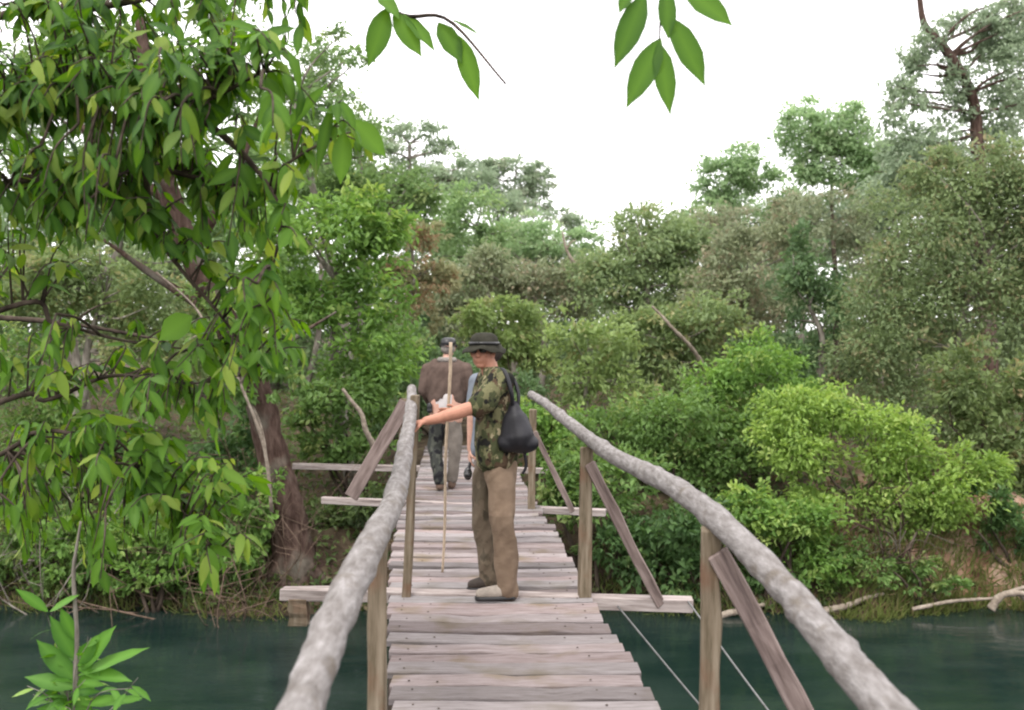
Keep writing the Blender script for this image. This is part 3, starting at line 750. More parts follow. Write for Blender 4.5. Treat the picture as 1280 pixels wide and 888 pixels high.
dens = [  # px, py, rx, ry, Y, count, tint
    (50, 640, 90, 90, 5.0, 6, .6), (130, 700, 110, 40, 5.0, 4, .6), (180, 600, 100, 80, 4.9, 5, .7), (90, 60, 150, 90, 4.3, 50, .22), (60, 190, 130, 100, 4.4, 54, .18), (210, 130, 110, 90, 4.1, 40, .28), (190, 250, 130, 75, 4.4, 36, .3), (300, 50, 80, 60, 4.0, 16, .4),
    (40, 300, 90, 50, 4.6, 12, .4), (330, 300, 50, 90, 4.1, 8, .55), (400, 170, 70, 60, 4.2, 7, .5),
    (190, 560, 95, 85, 4.7, 19, .5), (110, 640, 90, 70, 4.8, 11, .5), (240, 680, 55, 50, 4.5, 9, .7), (110, 520, 90, 50, 4.8, 8, .5), (300, 420, 60, 50, 4.6, 9, .6), (250, 500, 70, 50, 4.6, 9, .5), (345, 420, 40, 60, 4.3, 7, .7), (140, 440, 100, 50, 4.9, 9, .45), (290, 330, 60, 60, 4.3, 9, .45), (280, 620, 60, 70, 4.6, 7, .7), (60, 450, 70, 60, 4.9, 6, .5)]
for (px, py, rx, ry, Yd, cnt, tn) in dens:
    for q in range(int(cnt * DENS)):
        a_ = rng.uniform(0, 2 * np.pi); rad = math.sqrt(rng.random())
        e = P(px + rx * rad * math.cos(a_), py + ry * rad * math.sin(a_), Yd + rng.normal(0, .3))
        k = int(np.argmin(np.linalg.norm(skel_all - e, axis=1) + .25 * (skel_all[:, 0] > e[0])))
        a = skel_all[k]
        if np.linalg.norm(e - a) > .55:
            a2 = a + (e - a) * .55 + rng.normal(0, .06, 3) + np.array([0, 0, .08])
            tube(br, [a, (a + a2) / 2 + np.array([0, 0, .03]), a2], [.008, .007, .006], 8, 5)
            a = a2
        spray(lv, br, a, e, int(rng.integers(5, 9)), rng.uniform(.075, .15), tn)
def px_leaf(b, tp, Yd, Wpx, tint, face=(0, -1, .25), L=None):
    b3 = P(b[0], b[1], Yd); t3 = P(tp[0], tp[1], Yd - .03)
    v = t3 - b3
    big_leaf(lv, b3, v, unit(np.array(face, float)), float(np.linalg.norm(v)), Wpx / F * Yd, .06, .18, tint)
for b_, t_, wd, tn in (((806, -8), (768, 84), 34, .15), ((826, 48), (783, 134), 34, .3), ((823, 52), (839, 143), 28, .35), ((838, 22), (883, 106), 34, .3), ((832, -14), (836, 48), 24, .25), ((852, -16), (917, 30), 34, .45), ((790, -20), (774, 16), 18, .3)):
    px_leaf(b_, t_, 3.1, wd, (tn, .4))
tube(br, [P(832, -25, 3.1), P(826, 20, 3.1), P(824, 50, 3.1)], [.005, .004, .003], 8, 5)
for b_, t_, wd, tn, fc in (((484, 10), (461, 82), 30, .35, (.3, -1, .2)), ((492, 15), (527, 70), 26, .5, (-.3, -1, .6)), ((505, 18), (545, 62), 24, .6, (0, -.7, 1)), ((548, 28), (578, 78), 28, .35, (.2, -1, .2)), ((574, 45), (598, 125), 26, .5, (-.2, -1, .3)), ((470, -10), (500, 22), 26, .7, (0, -.6, 1)), ((565, 25), (600, 42), 12, .4, (0, -.6, 1))):
    px_leaf(b_, t_, 3.88, wd, (tn, .3), fc)
for b_, t_, wd, tn, Yd in (((285, 105), (262, 165), 34, .25, 4.0), ((205, 45), (218, 90), 20, .8, 4.0), ((240, 395), (198, 425), 34, .85, 4.4), ((440, 150), (482, 195), 30, .75, 4.1), ((330, 200), (362, 285), 24, .7, 4.0), ((415, 130), (395, 215), 16, .3, 4.1), ((310, 350), (345, 410), 26, .8, 4.2), ((430, 165), (425, 230), 26, .7, 4.1), ((350, 170), (410, 100), 16, .4, 4.0), ((70, 560), (28, 578), 24, .7, 4.8), ((205, 590), (222, 650), 24, .8, 4.6)):
    px_leaf(b_, t_, Yd, wd, (tn, .5))
br.build('branch', M['bark_dark'], root, smooth=True)
lv.build('crown', LP['near'], root, smooth=True)

# sapling in the lower left corner, its stem bare above the leaves
Ys = 4.6
sb = P(97, 1200, Ys); sb[2] = -2.7
root = empty('sapling', sb, 'slender sapling with fresh lime leaves and a bare grey tip in the lower left corner', 'sapling')
t = MB()
tube(t, [sb, sb * .5 + P(92, 900, Ys) * .5, P(94, 888, Ys), P(96, 800, Ys), P(92, 720, Ys), P(95, 690, Ys), P(101, 652, Ys)], [.022, .016, .012, .011, .010, .008, .006], 40, 7, .08)
lvb = lv; lv = MB()
for b_, t_, wd, tn, fc in (((98, 840), (142, 782), 30, .6, (0, -.8, .6)), ((97, 845), (184, 806), 26, .9, (0, -.6, 1)), ((96, 835), (165, 850), 24, .7, (0, -.7, .8)), ((97, 880), (175, 872), 24, .95, (0, -.5, 1)),
                           ((95, 850), (45, 800), 30, .3, (0, -.8, .5)), ((95, 860), (30, 845), 26, .45, (0, -.8, .7)), ((96, 825), (62, 770), 26, .2, (.3, -.9, .3)), ((97, 870), (125, 835), 30, .5, (0, -1, .3)), ((96, 890), (45, 885), 28, .4, (0, -.7, .7)),
                           ((97, 860), (110, 905), 30, .5, (0, -1, .2)), ((98, 830), (120, 800), 26, .35, (.2, -.9, .4)), ((95, 800), (75, 760), 20, .4, (0, -.8, .5)), ((97, 895), (150, 915), 28, .6, (0, -.7, .8)), ((60, 765), (20, 735), 18, .5, (0, -.6, .8)), ((62, 765), (98, 742), 16, .8, (0, -.6, .8))):
    px_leaf(b_, t_, Ys, wd * .8, (max(0, tn - .15), .4), fc)
for i in range(20):
    e = P(90 + rng.normal(0, 48), 850 + rng.normal(0, 45), Ys + rng.normal(0, .12))
    spray(lv, t, P(95, 930, Ys), e, 5, .105, .4, .5, .004)
t.build('stem', M['bark_grey'], root, smooth=True)
lv.build('foliage', LP['sprig'], root, smooth=True)

# bare twiggy thicket at left edge
def bare_bush(name, label, Yd, base_px, n, spread, h, mat, r=.012):
    bx = (base_px - 640) / F * Yd
    bz = float(ground(bx, Yd))
    root = empty(name, (bx, Yd, bz), label, 'bare bush')
    t = MB()
    for i in range(n):
        a = np.array([bx + rng.normal(0, spread * .3), Yd + rng.normal(0, .3), bz - .05])
        a[2] = float(ground(a[0], a[1])) - .05
        hh = h * rng.uniform(.5, 1.2)
        e = a + np.array([rng.normal(0, spread * .5), rng.normal(-.2, .3), hh])
        m1 = a + (e - a) * .4 + rng.normal(0, .18, 3); m2 = a + (e - a) * .75 + rng.normal(0, .2, 3)
        k = r * rng.uniform(.5, 1.3)
        tube(t, [a, m1, m2, e], [k, k * .8, k * .6, k * .3], 14, 5, .08)
        for q in range(3):
            s = [m1, m2, (m1 + m2) / 2][q]
            tube(t, [s, s + rng.normal(0, .22, 3), s + rng.normal(0, .4, 3) + [0, 0, .1]], [k * .6, k * .4, k * .2], 8, 4, .05)
    t.build('stem', M[mat], root, smooth=True)
    return root
bare_bush('bare_bush', 'tangle of bare grey brown twigs at the left edge above the water', 13.0, 30, 16, 1.5, 2.3, 'bark_grey', .010)
bare_bush('bare_bush', 'dark bare stems and hanging roots below the shaded bush left of the trunk', 12.95, 230, 11, 2.2, .7, 'twig', .012)
bare_bush('bare_bush', 'bare reddish stems under the lime green bush', 13.25, 1095, 10, .6, .8, 'bark_red', .016)
bare_bush('bare_bush', 'fine brown vines beside the foot of the leaning trunk', 12.95, 330, 12, .7, 1.4, 'twig', .009)

# dead branches, driftwood
def stick(name, label, cat, pts, r, mat, side=()):
    p = [P(*q) for q in pts]
    root = empty(name, p[0], label, cat)
    t = MB(); tube(t, p, np.linspace(r, r * .45, len(p)), 36, 8, .09)
    for (a, bpt, rr) in side: tube(t, [P(*a), (P(*a) + P(*bpt)) / 2 + rng.normal(0, .03, 3), P(*bpt)], [rr, rr * .7, rr * .35], 10, 6, .08)
    t.build('limb', M[mat], root, smooth=True)
stick('dead_branch', 'pale bent dead branch rising left of the bridge handrail', 'branch', [(464, 590, 14), (467, 560, 13.9), (457, 538, 13.8), (452, 518, 13.8), (438, 500, 13.8), (428, 486, 13.8)], .05, 'dead')
stick('dead_branch', 'broken pale branch hanging in the trees right of the men', 'branch', [(878, 455, 17.5), (862, 432, 17.2), (842, 412, 17), (828, 396, 17), (815, 383, 17)], .042, 'dead')
stick('dead_branch', 'thin pale forked stick crossing the skyline below the white gap', 'branch', [(718, 330, 24), (708, 312, 24), (703, 290, 24)], .05, 'dead', [((708, 312, 24), (720, 300, 24), .03)])
stick('driftwood_branch', 'pale driftwood root along the waterline below the yellow green bush', 'driftwood', [(1030, 764, 12.6), (1060, 757, 12.6), (1085, 747, 12.7), (1105, 743, 12.8)], .05, 'dead')
stick('driftwood_branch', 'long thin driftwood stick at the waterline in front of the bank grass', 'driftwood', [(1140, 762, 12.6), (1190, 752, 12.7), (1240, 748, 12.7), (1262, 743, 12.8)], .03, 'dead')
stick('driftwood_branch', 'forked driftwood at the right edge of the waterline', 'driftwood', [(1238, 762, 12.6), (1252, 745, 12.6), (1275, 742, 12.6), (1310, 748, 12.6)], .06, 'dead', [((1252, 745, 12.6), (1300, 730, 12.7), .04), ((1275, 742, 12.6), (1290, 760, 12.55), .03)])
stick('driftwood_branch', 'pale driftwood log behind the first right brace', 'driftwood', [(880, 776, 12.5), (915, 766, 12.6), (955, 756, 12.8)], .06, 'dead')
stick('dead_branch', 'long thin dark bough crossing the left edge below the overhanging leaves', 'branch', [(-60, 395, 9), (40, 400, 9), (120, 410, 9.1), (200, 425, 9.3)], .03, 'bark_dark', [((90, 405, 9), (150, 375, 9), .012)])
stick('dead_branch', 'sunlit thin forked branch in front of the leaning trunk', 'branch', [(340, 640, 11.5), (330, 560, 11.4), (300, 480, 11.3), (262, 415, 11.2), (240, 380, 11.2), (195, 340, 11)], .022, 'dead', [((262, 415, 11.2), (235, 425, 11.2), .012), ((300, 480, 11.3), (318, 440, 11.2), .012)])

# ------------------------------------------------------------------ footbridge
root = empty('footbridge', (0, 0, 0), 'weathered plank footbridge with log handrails crossing the dark river', 'footbridge')
LX = [(-6, .25), (0, -.22), (4.35, -.57), (6.04, -.79), (7.6, -.97), (9.46, -1.14), (11.6, -1.2), (18, -1.6)]
RX = [(-6, 1.55), (0, 1.0), (4.35, .67), (5.08, .62), (6.04, .55), (7.6, .47), (9.46, .34), (11.6, .2), (18, -.3)]
def edge(T, y): return float(np.interp(y, [a for a, _ in T], [b for _, b in T]))
d = MB(); nl = MB(); y = -4.0
while y < 17.6:
    wd = random.uniform(.15, .205)
    gap = random.choice([.013, .016, .02, .026])
    xa = edge(LX, y) + random.gauss(0, .008); xb = edge(RX, y) + random.gauss(0, .012) + (random.choice([-.05, .04]) if random.random() < .10 else 0)
    zc = random.gauss(0, .006); tilt = random.gauss(0, .012); skew = random.gauss(0, .007) - .02 * (xb - xa) * .3
    th = random.uniform(.032, .042)
    nseg = 8; V = []
    for i in range(nseg + 1):
        t_ = i / nseg; x = xa + (xb - xa) * t_
        zz = zc + tilt * (t_ - .5) + random.gauss(0, .0025) - .012 * math.sin(t_ * math.pi) * random.random()
        y0 = y + gap + skew * (t_ - .5) + random.gauss(0, .001); y1 = y + wd + skew * (t_ - .5) + random.gauss(0, .001)
        b_ = .006
        V += [(x, y0, zz - th), (x, y0, zz - b_), (x, y0 + b_, zz), (x, y1 - b_, zz + random.gauss(0, .001)), (x, y1, zz - b_), (x, y1, zz - th)]
    f = []
    for i in range(nseg):
        for j in range(6):
            k = (j + 1) % 6
            f.append((i * 6 + j, (i + 1) * 6 + j, (i + 1) * 6 + k, i * 6 + k))
    f.append(tuple(range(6))); f.append(tuple(nseg * 6 + j for j in range(5, -1, -1)))
    for s_ in (.07, .2, .8, .93):       # two nail heads over each stringer
        if random.random() < .8:
            c = np.array([xa + (xb - xa) * s_ + random.gauss(0, .015), y + wd * random.uniform(.3, .75), zc + tilt * (s_ - .5) + .0015])
            a6 = np.linspace(0, 2 * math.pi, 7)[:-1]; rn = random.uniform(.0055, .008)
            nl.add(np.vstack([c + np.stack([rn * np.cos(a6), rn * np.sin(a6), 0 * a6], -1), c + np.stack([.6 * rn * np.cos(a6), .6 * rn * np.sin(a6), 0 * a6 + .003], -1)]),
                   [(i, (i + 1) % 6, 6 + (i + 1) % 6, 6 + i) for i in range(6)] + [tuple(range(6, 12))])
    tn = (random.random(), random.random())
    d.add(V, f, np.tile(tn, (len(V), 1)))
    y += wd
nplank = len(d.f)
d.add(np.concatenate(nl.v), nl.f)
dk = d.build('deck', M['deck'], root)
dk.data.materials.append(M['bark_dark'])          # iron nail heads
for p_ in dk.data.polygons[nplank:]: p_.material_index = 1
for s in (.2, .8):
    pts = [(edge(LX, yy_) * (1 - s) + edge(RX, yy_) * s, yy_, -.13) for yy_ in np.linspace(-4, 17.2, 9)]
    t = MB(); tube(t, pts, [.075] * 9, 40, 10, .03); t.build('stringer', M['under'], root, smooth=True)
# log handrails
def rail(pts):
    q = [np.append(P(a, b_, c), r * .41) for a, b_, c, r in pts]
    q.insert(0, q[0] + (q[0] - q[1]) * np.array([1.5, 1.5, .6, 0]))
    s = spline(q, 110)
    s[:, :3] += np.cumsum(rng.normal(0, .0022, (110, 3)), 0) * .6 + rng.normal(0, .0016, (110, 3))
    for kk in rng.integers(6, 104, 14): s[kk - 1:kk + 2, 3] *= np.array([1.03, 1.10, 1.03])
    t = MB(); tube(t, s[:, :3], s[:, 3], seg=20, rough=.014, raw=True)
    return t.build('handrail', M['log'], root, smooth=True)
rail([(340, 985, 1.75, .125), (380, 885, 2.25, .125), (420, 768, 2.75, .132), (460, 682, 3.4, .128), (491, 620, 4.45, .12), (505, 565, 5.4, .112), (511, 522, 6.15, .098), (514, 484, 6.85, .08)])
rail([(1235, 1010, 2.0, .135), (1098, 882, 2.5, .135), (1032, 802, 2.9, .13), (972, 732, 3.3, .124), (893, 655, 3.9, .127), (830, 606, 4.6, .118), (760, 570, 5.7, .115), (715, 536, 7.0, .105), (680, 506, 8.4, .098), (660, 493, 9.4, .09)])
def bpost(px0, py0, px1, py1, Yd, wpx, mat='post'):
    w_ = wpx / F * Yd
    return board('post', P(px0, py0, Yd), P(px1, py1, Yd), w_, w_ * .9, M[mat], root, up=(0, 1, 0))
bpost(469, 1010, 473, 668, 3.8, 22)
bpost(508, 752, 519, 494, 6.45, 11)
bpost(886, 1010, 889, 660, 3.9, 23)
bpost(731, 768, 733, 558, 6.42, 15)
bpost(664, 650, 666, 512, 10.2, 9)
bpost(500, 645, 505, 498, 10.4, 9)
# braces out to the cross beam ends
board('brace', P(898, 690, 3.87), P(1040, 962, 3.87), .085, .05, M['brace'], root, up=(0, -1, 0))
board('brace', P(737, 580, 6.38), P(826, 757, 6.38), .07, .045, M['brace'], root, up=(0, -1, 0))
board('brace', P(508, 503, 10.35), P(438, 622, 10.35), .15, .04, M['brace'], root, up=(0, -1, 0))
board('brace', P(668, 540, 10.15), P(716, 640, 10.15), .06, .04, M['brace'], root, up=(0, -1, 0))
# cross beams
board('crossbeam', P(300, 960, 3.95), P(1050, 975, 3.95), .10, .09, M['beam'], root)
board('crossbeam', P(352, 741, 6.6), P(866, 756, 6.4), .11, .085, M['beam'], root)
board('crossbeam', P(403, 625, 10.9), P(757, 641, 10.3), .10, .08, M['beam'], root)
board('crossbeam', P(366, 583, 14.6), P(740, 590, 14.6), .10, .09, M['beam'], root)
board('support_block', P(374, 748, 6.58), P(374, 782, 6.58), .13, .10, M['post'], root, up=(0, 1, 0))
for x_, y_ in ((-.45, 3.95), (.55, 3.95), (-.75, 6.5), (.5, 6.4), (-1.05, 10.6), (.25, 10.4), (-1.3, 14.6), (-.1, 14.6)):
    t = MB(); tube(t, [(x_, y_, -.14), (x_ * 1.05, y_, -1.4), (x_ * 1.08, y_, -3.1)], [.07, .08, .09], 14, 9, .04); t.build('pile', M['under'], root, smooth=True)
for a, b_, c in ((( 772, 758, 6.35), (880, 888, 5.4), (1150, 1200, 3.9)), ((860, 752, 6.35), (960, 888, 5.3), (1200, 1200, 4.0))):
    t = MB(); tube(t, [P(*a), P(*b_), P(*c)], [.0065] * 3, 16, 6); t.build('guy_wire', M['wire'], root, smooth=True)

# ------------------------------------------------------------------ people
def capsule(mb, a, b_, ra, rb, seg=14):
    a = np.asarray(a, float); b_ = np.asarray(b_, float)
    ax = b_ - a; L = np.linalg.norm(ax)
    if L < 1e-6: ax = np.array([0, 0, 1.0]); L = 1e-6
    ax = ax / np.linalg.norm(ax)
    up = np.array([0, 0, 1.0]) if abs(ax[2]) < .9 else np.array([1.0, 0, 0])
    u = unit(np.cross(ax, up)); w_ = np.cross(u, ax)
    rings = [(a - ax * ra * math.cos(t), ra * math.sin(t)) for t in np.linspace(.25, math.pi / 2, 4)] + [(b_ + ax * rb * math.sin(t), rb * math.cos(t)) for t in np.linspace(0, math.pi / 2 - .25, 4)]
    an = np.linspace(0, 2 * np.pi, seg, endpoint=False)
    V = np.concatenate([c + r * (np.cos(an)[:, None] * u + np.sin(an)[:, None] * w_) for c, r in rings])
    f = []
    for i in range(len(rings) - 1):
        for j in range(seg):
            k = (j + 1) % seg
            f.append((i * seg + j, i * seg + k, (i + 1) * seg + k, (i + 1) * seg + j))
    f.append(tuple(range(seg - 1, -1, -1))); f.append(tuple((len(rings) - 1) * seg + j for j in range(seg)))
    mb.add(V, f)

def ell(mb, c, r, rot=None, seg=18, rin=12):
    V = []; f = []
    for i in range(1, rin):
        th = math.pi * i / rin
        for j in range(seg):
            ph = 2 * math.pi * j / seg
            V.append((r[0] * math.sin(th) * math.cos(ph), r[1] * math.sin(th) * math.sin(ph), r[2] * math.cos(th)))
    V += [(0, 0, r[2]), (0, 0, -r[2])]
    V = np.array(V)
    if rot is not None: V = V @ np.array(rot.to_3x3()).T
    n = rin - 1
    for i in range(n - 1):
        for j in range(seg):
            k = (j + 1) % seg
            f.append((i * seg + j, (i + 1) * seg + j, (i + 1) * seg + k, i * seg + k))
    for j in range(seg):
        k = (j + 1) % seg
        f.append((n * seg, j, k)); f.append((n * seg + 1, (n - 1) * seg + k, (n - 1) * seg + j))
    mb.add(V + np.asarray(c), f)

def limb(mb, pts, radii):
    for i in range(len(pts) - 1): capsule(mb, pts[i], pts[i + 1], radii[i], radii[i + 1])

def grow(name, mb, mat, parent, origin, voxel=.008, smooth=4, folds=0.0, fseed=0):
    """fuse the overlapping shapes into one continuous surface"""
    me = mb.mesh(name, origin)
    o = bpy.data.objects.new(name, me); COL.objects.link(o)
    r = o.modifiers.new('r', 'REMESH'); r.mode = 'VOXEL'; r.voxel_size = voxel
    s = o.modifiers.new('s', 'SMOOTH'); s.iterations = smooth; s.factor = .5
    dg = bpy.context.evaluated_depsgraph_get()
    me2 = bpy.data.meshes.new_from_object(o.evaluated_get(dg))
    bpy.data.objects.remove(o)
    if folds:
        n = len(me2.vertices); c = np.zeros(n * 3, np.float32); me2.vertices.foreach_get('co', c); c = c.reshape(-1, 3)
        nn = np.zeros(n * 3, np.float32); me2.vertices.foreach_get('normal', nn); nn = nn.reshape(-1, 3)
        x, y, z = c.T; q = fseed
        wx = x + .03 * np.sin(z * 9 + q) + .02 * np.sin(y * 23 + 2 * q); wz = z + .06 * np.sin(x * 8 + q * 2) + .05 * np.sin(y * 9 + q)
        h = .7 * np.sin(wz * 15 + 34 * wx + q) * np.sin(wz * 5.3 + 1.7 * q) + .6 * np.sin(wx * 52 - wz * 11 + 2 * q) * np.sin(wz * 7.7 + x * 9) + .45 * np.abs(np.sin(wz * 33 - wx * 24 + y * 19)) * np.sin(z * 6.1 + q) + .35 * np.sin(y * 47 + wz * 19 + q)
        me2.vertices.foreach_set('co', (c + nn * (h * folds)[:, None]).ravel())
    me2.polygons.foreach_set('use_smooth', np.ones(len(me2.polygons), bool))
    me2.name = name
    me2.materials.clear()
    ob = link(name, me2, mat, parent)
    return ob

def hand(mb, wrist, d, palm_n, s=1.0, curl=.5, thumb_side=1):
    """palm, four unequal bent fingers and a thumb leaving the side of the palm"""
    d = unit(np.asarray(d, float)); pn = unit(np.asarray(palm_n, float)); pn = unit(pn - d * np.dot(pn, d)); sd = np.cross(d, pn)
    w_ = np.asarray(wrist, float)
    for k in (-.024, 0, .024):
        capsule(mb, w_ + sd * k * .7 * s, w_ + d * .085 * s + sd * k * s, .016 * s, .015 * s, 10)
    for i, (k, l) in enumerate(((-.033, .062), (-.011, .078), (.011, .083), (.033, .072))):
        p0 = w_ + d * .088 * s + sd * k * s
        d1 = unit(d + pn * curl * .6); p1 = p0 + d1 * l * .45 * s
        d2 = unit(d + pn * curl * 1.6); p2 = p1 + d2 * l * .33 * s
        d3 = unit(d + pn * curl * 3.2); p3 = p2 + d3 * l * .26 * s
        limb(mb, [p0, p1, p2, p3], [.0098 * s, .009 * s, .0082 * s, .007 * s])
    t0 = w_ + d * .025 * s + sd * .03 * thumb_side * s
    t1 = t0 + unit(d * .7 + sd * thumb_side * .8 + pn * .4) * .042 * s
    t2 = t1 + unit(d + pn * (.5 + curl)) * .034 * s
    limb(mb, [t0, t1, t2], [.014 * s, .0115 * s, .009 * s])

def head(mb, c, fwd, tilt=0.0, s=1.0):
    """skull, jaw, nose, brow, lips, ears turned to fwd"""
    fwd = unit(np.asarray(fwd, float)); up = np.array([0, 0, 1.0]); lf = np.cross(up, fwd)
    rot = Matrix((Vector(fwd), Vector(lf), Vector(up))).transposed()
    A = lambda x, y, z: np.asarray(c) + (fwd * x + lf * y + up * z) * s
    ell(mb, A(-.01, 0, .03), (.098 * s, .076 * s, .09 * s), rot)
    ell(mb, A(.022, 0, -.035), (.07 * s, .06 * s, .078 * s), rot)
    ell(mb, A(.055, 0, -.09), (.03 * s, .028 * s, .022 * s), rot)
    capsule(mb, A(.086, 0, .015), A(.108, 0, -.024), .010 * s, .015 * s, 8)
    for q in (-1, 1):
        capsule(mb, A(.082, .012 * q, .022), A(.07, .045 * q, .02), .012 * s, .012 * s, 8)
        ell(mb, A(.058, .038 * q, -.02), (.02 * s, .02 * s, .018 * s))
        ell(mb, A(-.012, .078 * q, -.005), (.022 * s, .011 * s, .034 * s), rot)
        capsule(mb, A(.101, .0095 * q, -.029), A(.09, .013 * q, -.026), .008 * s, .007 * s, 8)
    capsule(mb, A(.085, -.018, -.056), A(.085, .018, -.056), .009 * s, .009 * s, 8)
    capsule(mb, A(.082, -.015, -.068), A(.082, .015, -.068), .009 * s, .009 * s, 8)
    return A

def Q(Y0):
    return lambda px, py, dy=0.0: P(px, py, Y0) + np.array([0, dy, 0])

# ---- man in the hat
q = Q(6.5); org = np.array([q(620, 0)[0], 6.5, 0.0])
FW = np.array([-.93, -.37, 0])
b = MB()
FH = np.array([-.27, -.96, 0])
A = head(b, q(603, 440), FH, s=1.0)
limb(b, [q(608, 450), q(615, 470)], [.056, .064])
for s_ in (-.06, .06): limb(b, [q(619, 486, s_), q(621, 575, s_)], [.115, .105])
limb(b, [q(617, 474, -.05), q(627, 476, -.17), q(612, 489, -.21), q(593, 507, -.25), q(575, 513, -.262), q(548, 521, -.278), q(537, 523, -.28)], [.07, .064, .056, .044, .046, .033, .029])
limb(b, [q(617, 474, .05), q(611, 477, .17), q(594, 514, .28), q(568, 522, .50)], [.07, .064, .045, .03])
limb(b, [q(626, 578, -.09), q(629, 645, -.12), q(633, 730, -.13)], [.09, .06, .043])
limb(b, [q(614, 578, .09), q(605, 645, .10), q(611, 727, .11)], [.09, .06, .043])
hand(b, q(536, 523.5, -.28), (-.97, -.1, -.20), (-.25, .1, -.95), 1.0, .42, 1)
hand(b, q(567, 522, .51), (-.95, .3, .0), (.1, -.95, .0), .95, 1.0, 1)
man = grow('person', b, M['skin'], None, org, .0055, 3)
man.location = Vector(org)
tag(man, 'person in dark brimmed hat and camouflage shirt reaching an arm to the handrail', 'person')
b = MB()
for s_ in (-.075, 0, .075):
    limb(b, [q(619, 484, s_), q(620, 520, s_), q(621, 568, s_)], [.118, .130, .146])
limb(b, [q(616, 471, -.04), q(627, 475, -.165), q(606, 500, -.225), q(601, 504, -.235)], [.075, .088, .083, .08])
limb(b, [q(616, 471, .04), q(611, 475, .165), q(598, 508, .245)], [.075, .088, .08])
limb(b, [q(612, 466, -.045), q(612, 466, .045)], [.05, .05])
grow('shirt', b, M['camo_shirt'], man, org, .008, 4, .009, 1)
b = MB(); limb(b, [q(607, 462, -.055), q(617, 462, -.075), q(624, 464, 0.0), q(617, 462, .075), q(607, 462, .055)], [.016, .02, .024, .02, .016])
grow('collar', b, M['camo_shirt'], man, org, .007, 2)
b = MB()
limb(b, [q(624, 574, -.085), q(627, 600, -.10), q(628, 648, -.125), q(633, 690, -.13), q(635, 733, -.13)], [.105, .102, .086, .078, .070])
limb(b, [q(615, 572, .09), q(608, 600, .09), q(603, 648, .10), q(607, 690, .11), q(612, 730, .115)], [.105, .095, .082, .074, .068])
capsule(b, q(619, 572, -.05), q(619, 572, .05), .116, .116)
grow('trousers', b, M['khaki_shaded_trousers'], man, org, .008, 4, .009, 2)
for pts, mt in (([q(637, 739, -.14), q(622, 743, -.15), q(602, 748, -.17)], 'shoe_tan'), ([q(614, 734, .12), q(602, 736, .10), q(590, 738, .08)], 'shoe_dark')):
    b = MB()
    pts = [np.array([p[0], p[1], max(p[2], .045)]) for p in pts]
    pts[0][2] = .05; pts[1][2] = .05; pts[2][2] = .042
    limb(b, pts, [.044, .046, .036]); capsule(b, pts[0], pts[0] + np.array([0, 0, .05]), .045, .05)
    sh = grow('shoe', b, M[mt], man, org, .007, 3)
    b = MB(); lo = [p * np.array([1, 1, 0]) + np.array([0, 0, .012]) for p in pts]
    for dz in (0, .006): limb(b, [p + np.array([0, 0, dz]) for p in lo], [.047, .049, .040])
    me_ = b.mesh('sole', org); zc = np.array([v.co.z for v in me_.vertices])
    for v in me_.vertices: v.co.z = max(.001, min(v.co.z, .026))
    so_ = bpy.data.objects.new('sole', me_); me_.materials.append(M['black']); COL.objects.link(so_); so_.parent = sh
hc = q(604, 440)
def hat(name, mat, parent, org, c, fwd, brim=.135, crown_r=.105, h=.085, z0=.045, droop=.03):
    V = []; f = []; seg = 40
    fwd = unit(np.asarray(fwd, float)); lf = np.cross([0, 0, 1.0], fwd)
    prof = [(crown_r * 1.02, 0), (brim * .75, -.012), (brim, -droop), (brim + .002, -droop + .007), (brim * .75, -.004), (crown_r * 1.07, .008), (crown_r * 1.03, h * .45), (crown_r * .95, h * .75), (crown_r * .80, h * .96), (crown_r * .55, h * 1.1), (crown_r * .25, h * 1.14), (.001, h * 1.15)]
    for i, (r, z) in enumerate(prof):
        for j in range(seg):
            a = 2 * math.pi * j / seg
            wv = (1 if 0 < i < 5 else .25) * (.012 * math.sin(3 * a + 1) + .006 * math.sin(7 * a)) * (r / brim)
            p = fwd * (r * 1.08 * math.cos(a)) + lf * (r * .93 * math.sin(a)) + np.array([0, 0, z + wv + z0])
            V.append(np.asarray(c) + p)
    for i in range(len(prof) - 1):
        for j in range(seg):
            k = (j + 1) % seg
            f.append((i * seg + j, i * seg + k, (i + 1) * seg + k, (i + 1) * seg + j))
    mb_ = MB(); mb_.add(V, f)
    return mb_.build(name, mat, parent, origin=org, smooth=True)
ht = hat('hat', M['hat'], man, org, hc + np.array([.006, .006, -.016]), FH, .156, .100, .085, .05, .036)
t = MB(); hb = []
for j in range(33):
    a = 2 * math.pi * j / 32; lf = np.cross([0, 0, 1.0], unit(FH))
    hb.append(hc + unit(FH) * .113 * math.cos(a) + lf * .097 * math.sin(a) + np.array([.006, .006, .056]))
tube(t, hb, [.012] * 33, 64, 6); t.build('hat_band', M['black'], ht, origin=org, smooth=True)
t = MB()
for q_ in (-1, 1):
    ell(t, A(.094, .032 * q_, .008), (.012, .027, .019), Matrix((Vector(FH).normalized(), Vector((0, 0, 1)).cross(Vector(FH).normalized()), Vector((0, 0, 1)))).transposed())
    tube(t, [A(.09, .055 * q_, .014), A(.05, .074 * q_, .014), A(-.01, .08 * q_, .008)], [.0045] * 3, 8, 6)
tube(t, [A(.1, -.012, .014), A(.104, 0, .016), A(.1, .012, .014)], [.004] * 3, 8, 6)
t.build('sunglasses', M['lens'], man, origin=org, smooth=True)
b = MB(); ell(b, A(-.03, 0, .02), (.09, .083, .085)); ell(b, A(-.055, 0, -.02), (.05, .068, .06))
grow('hair', b, M['hair_dark'], man, org, .008, 3)
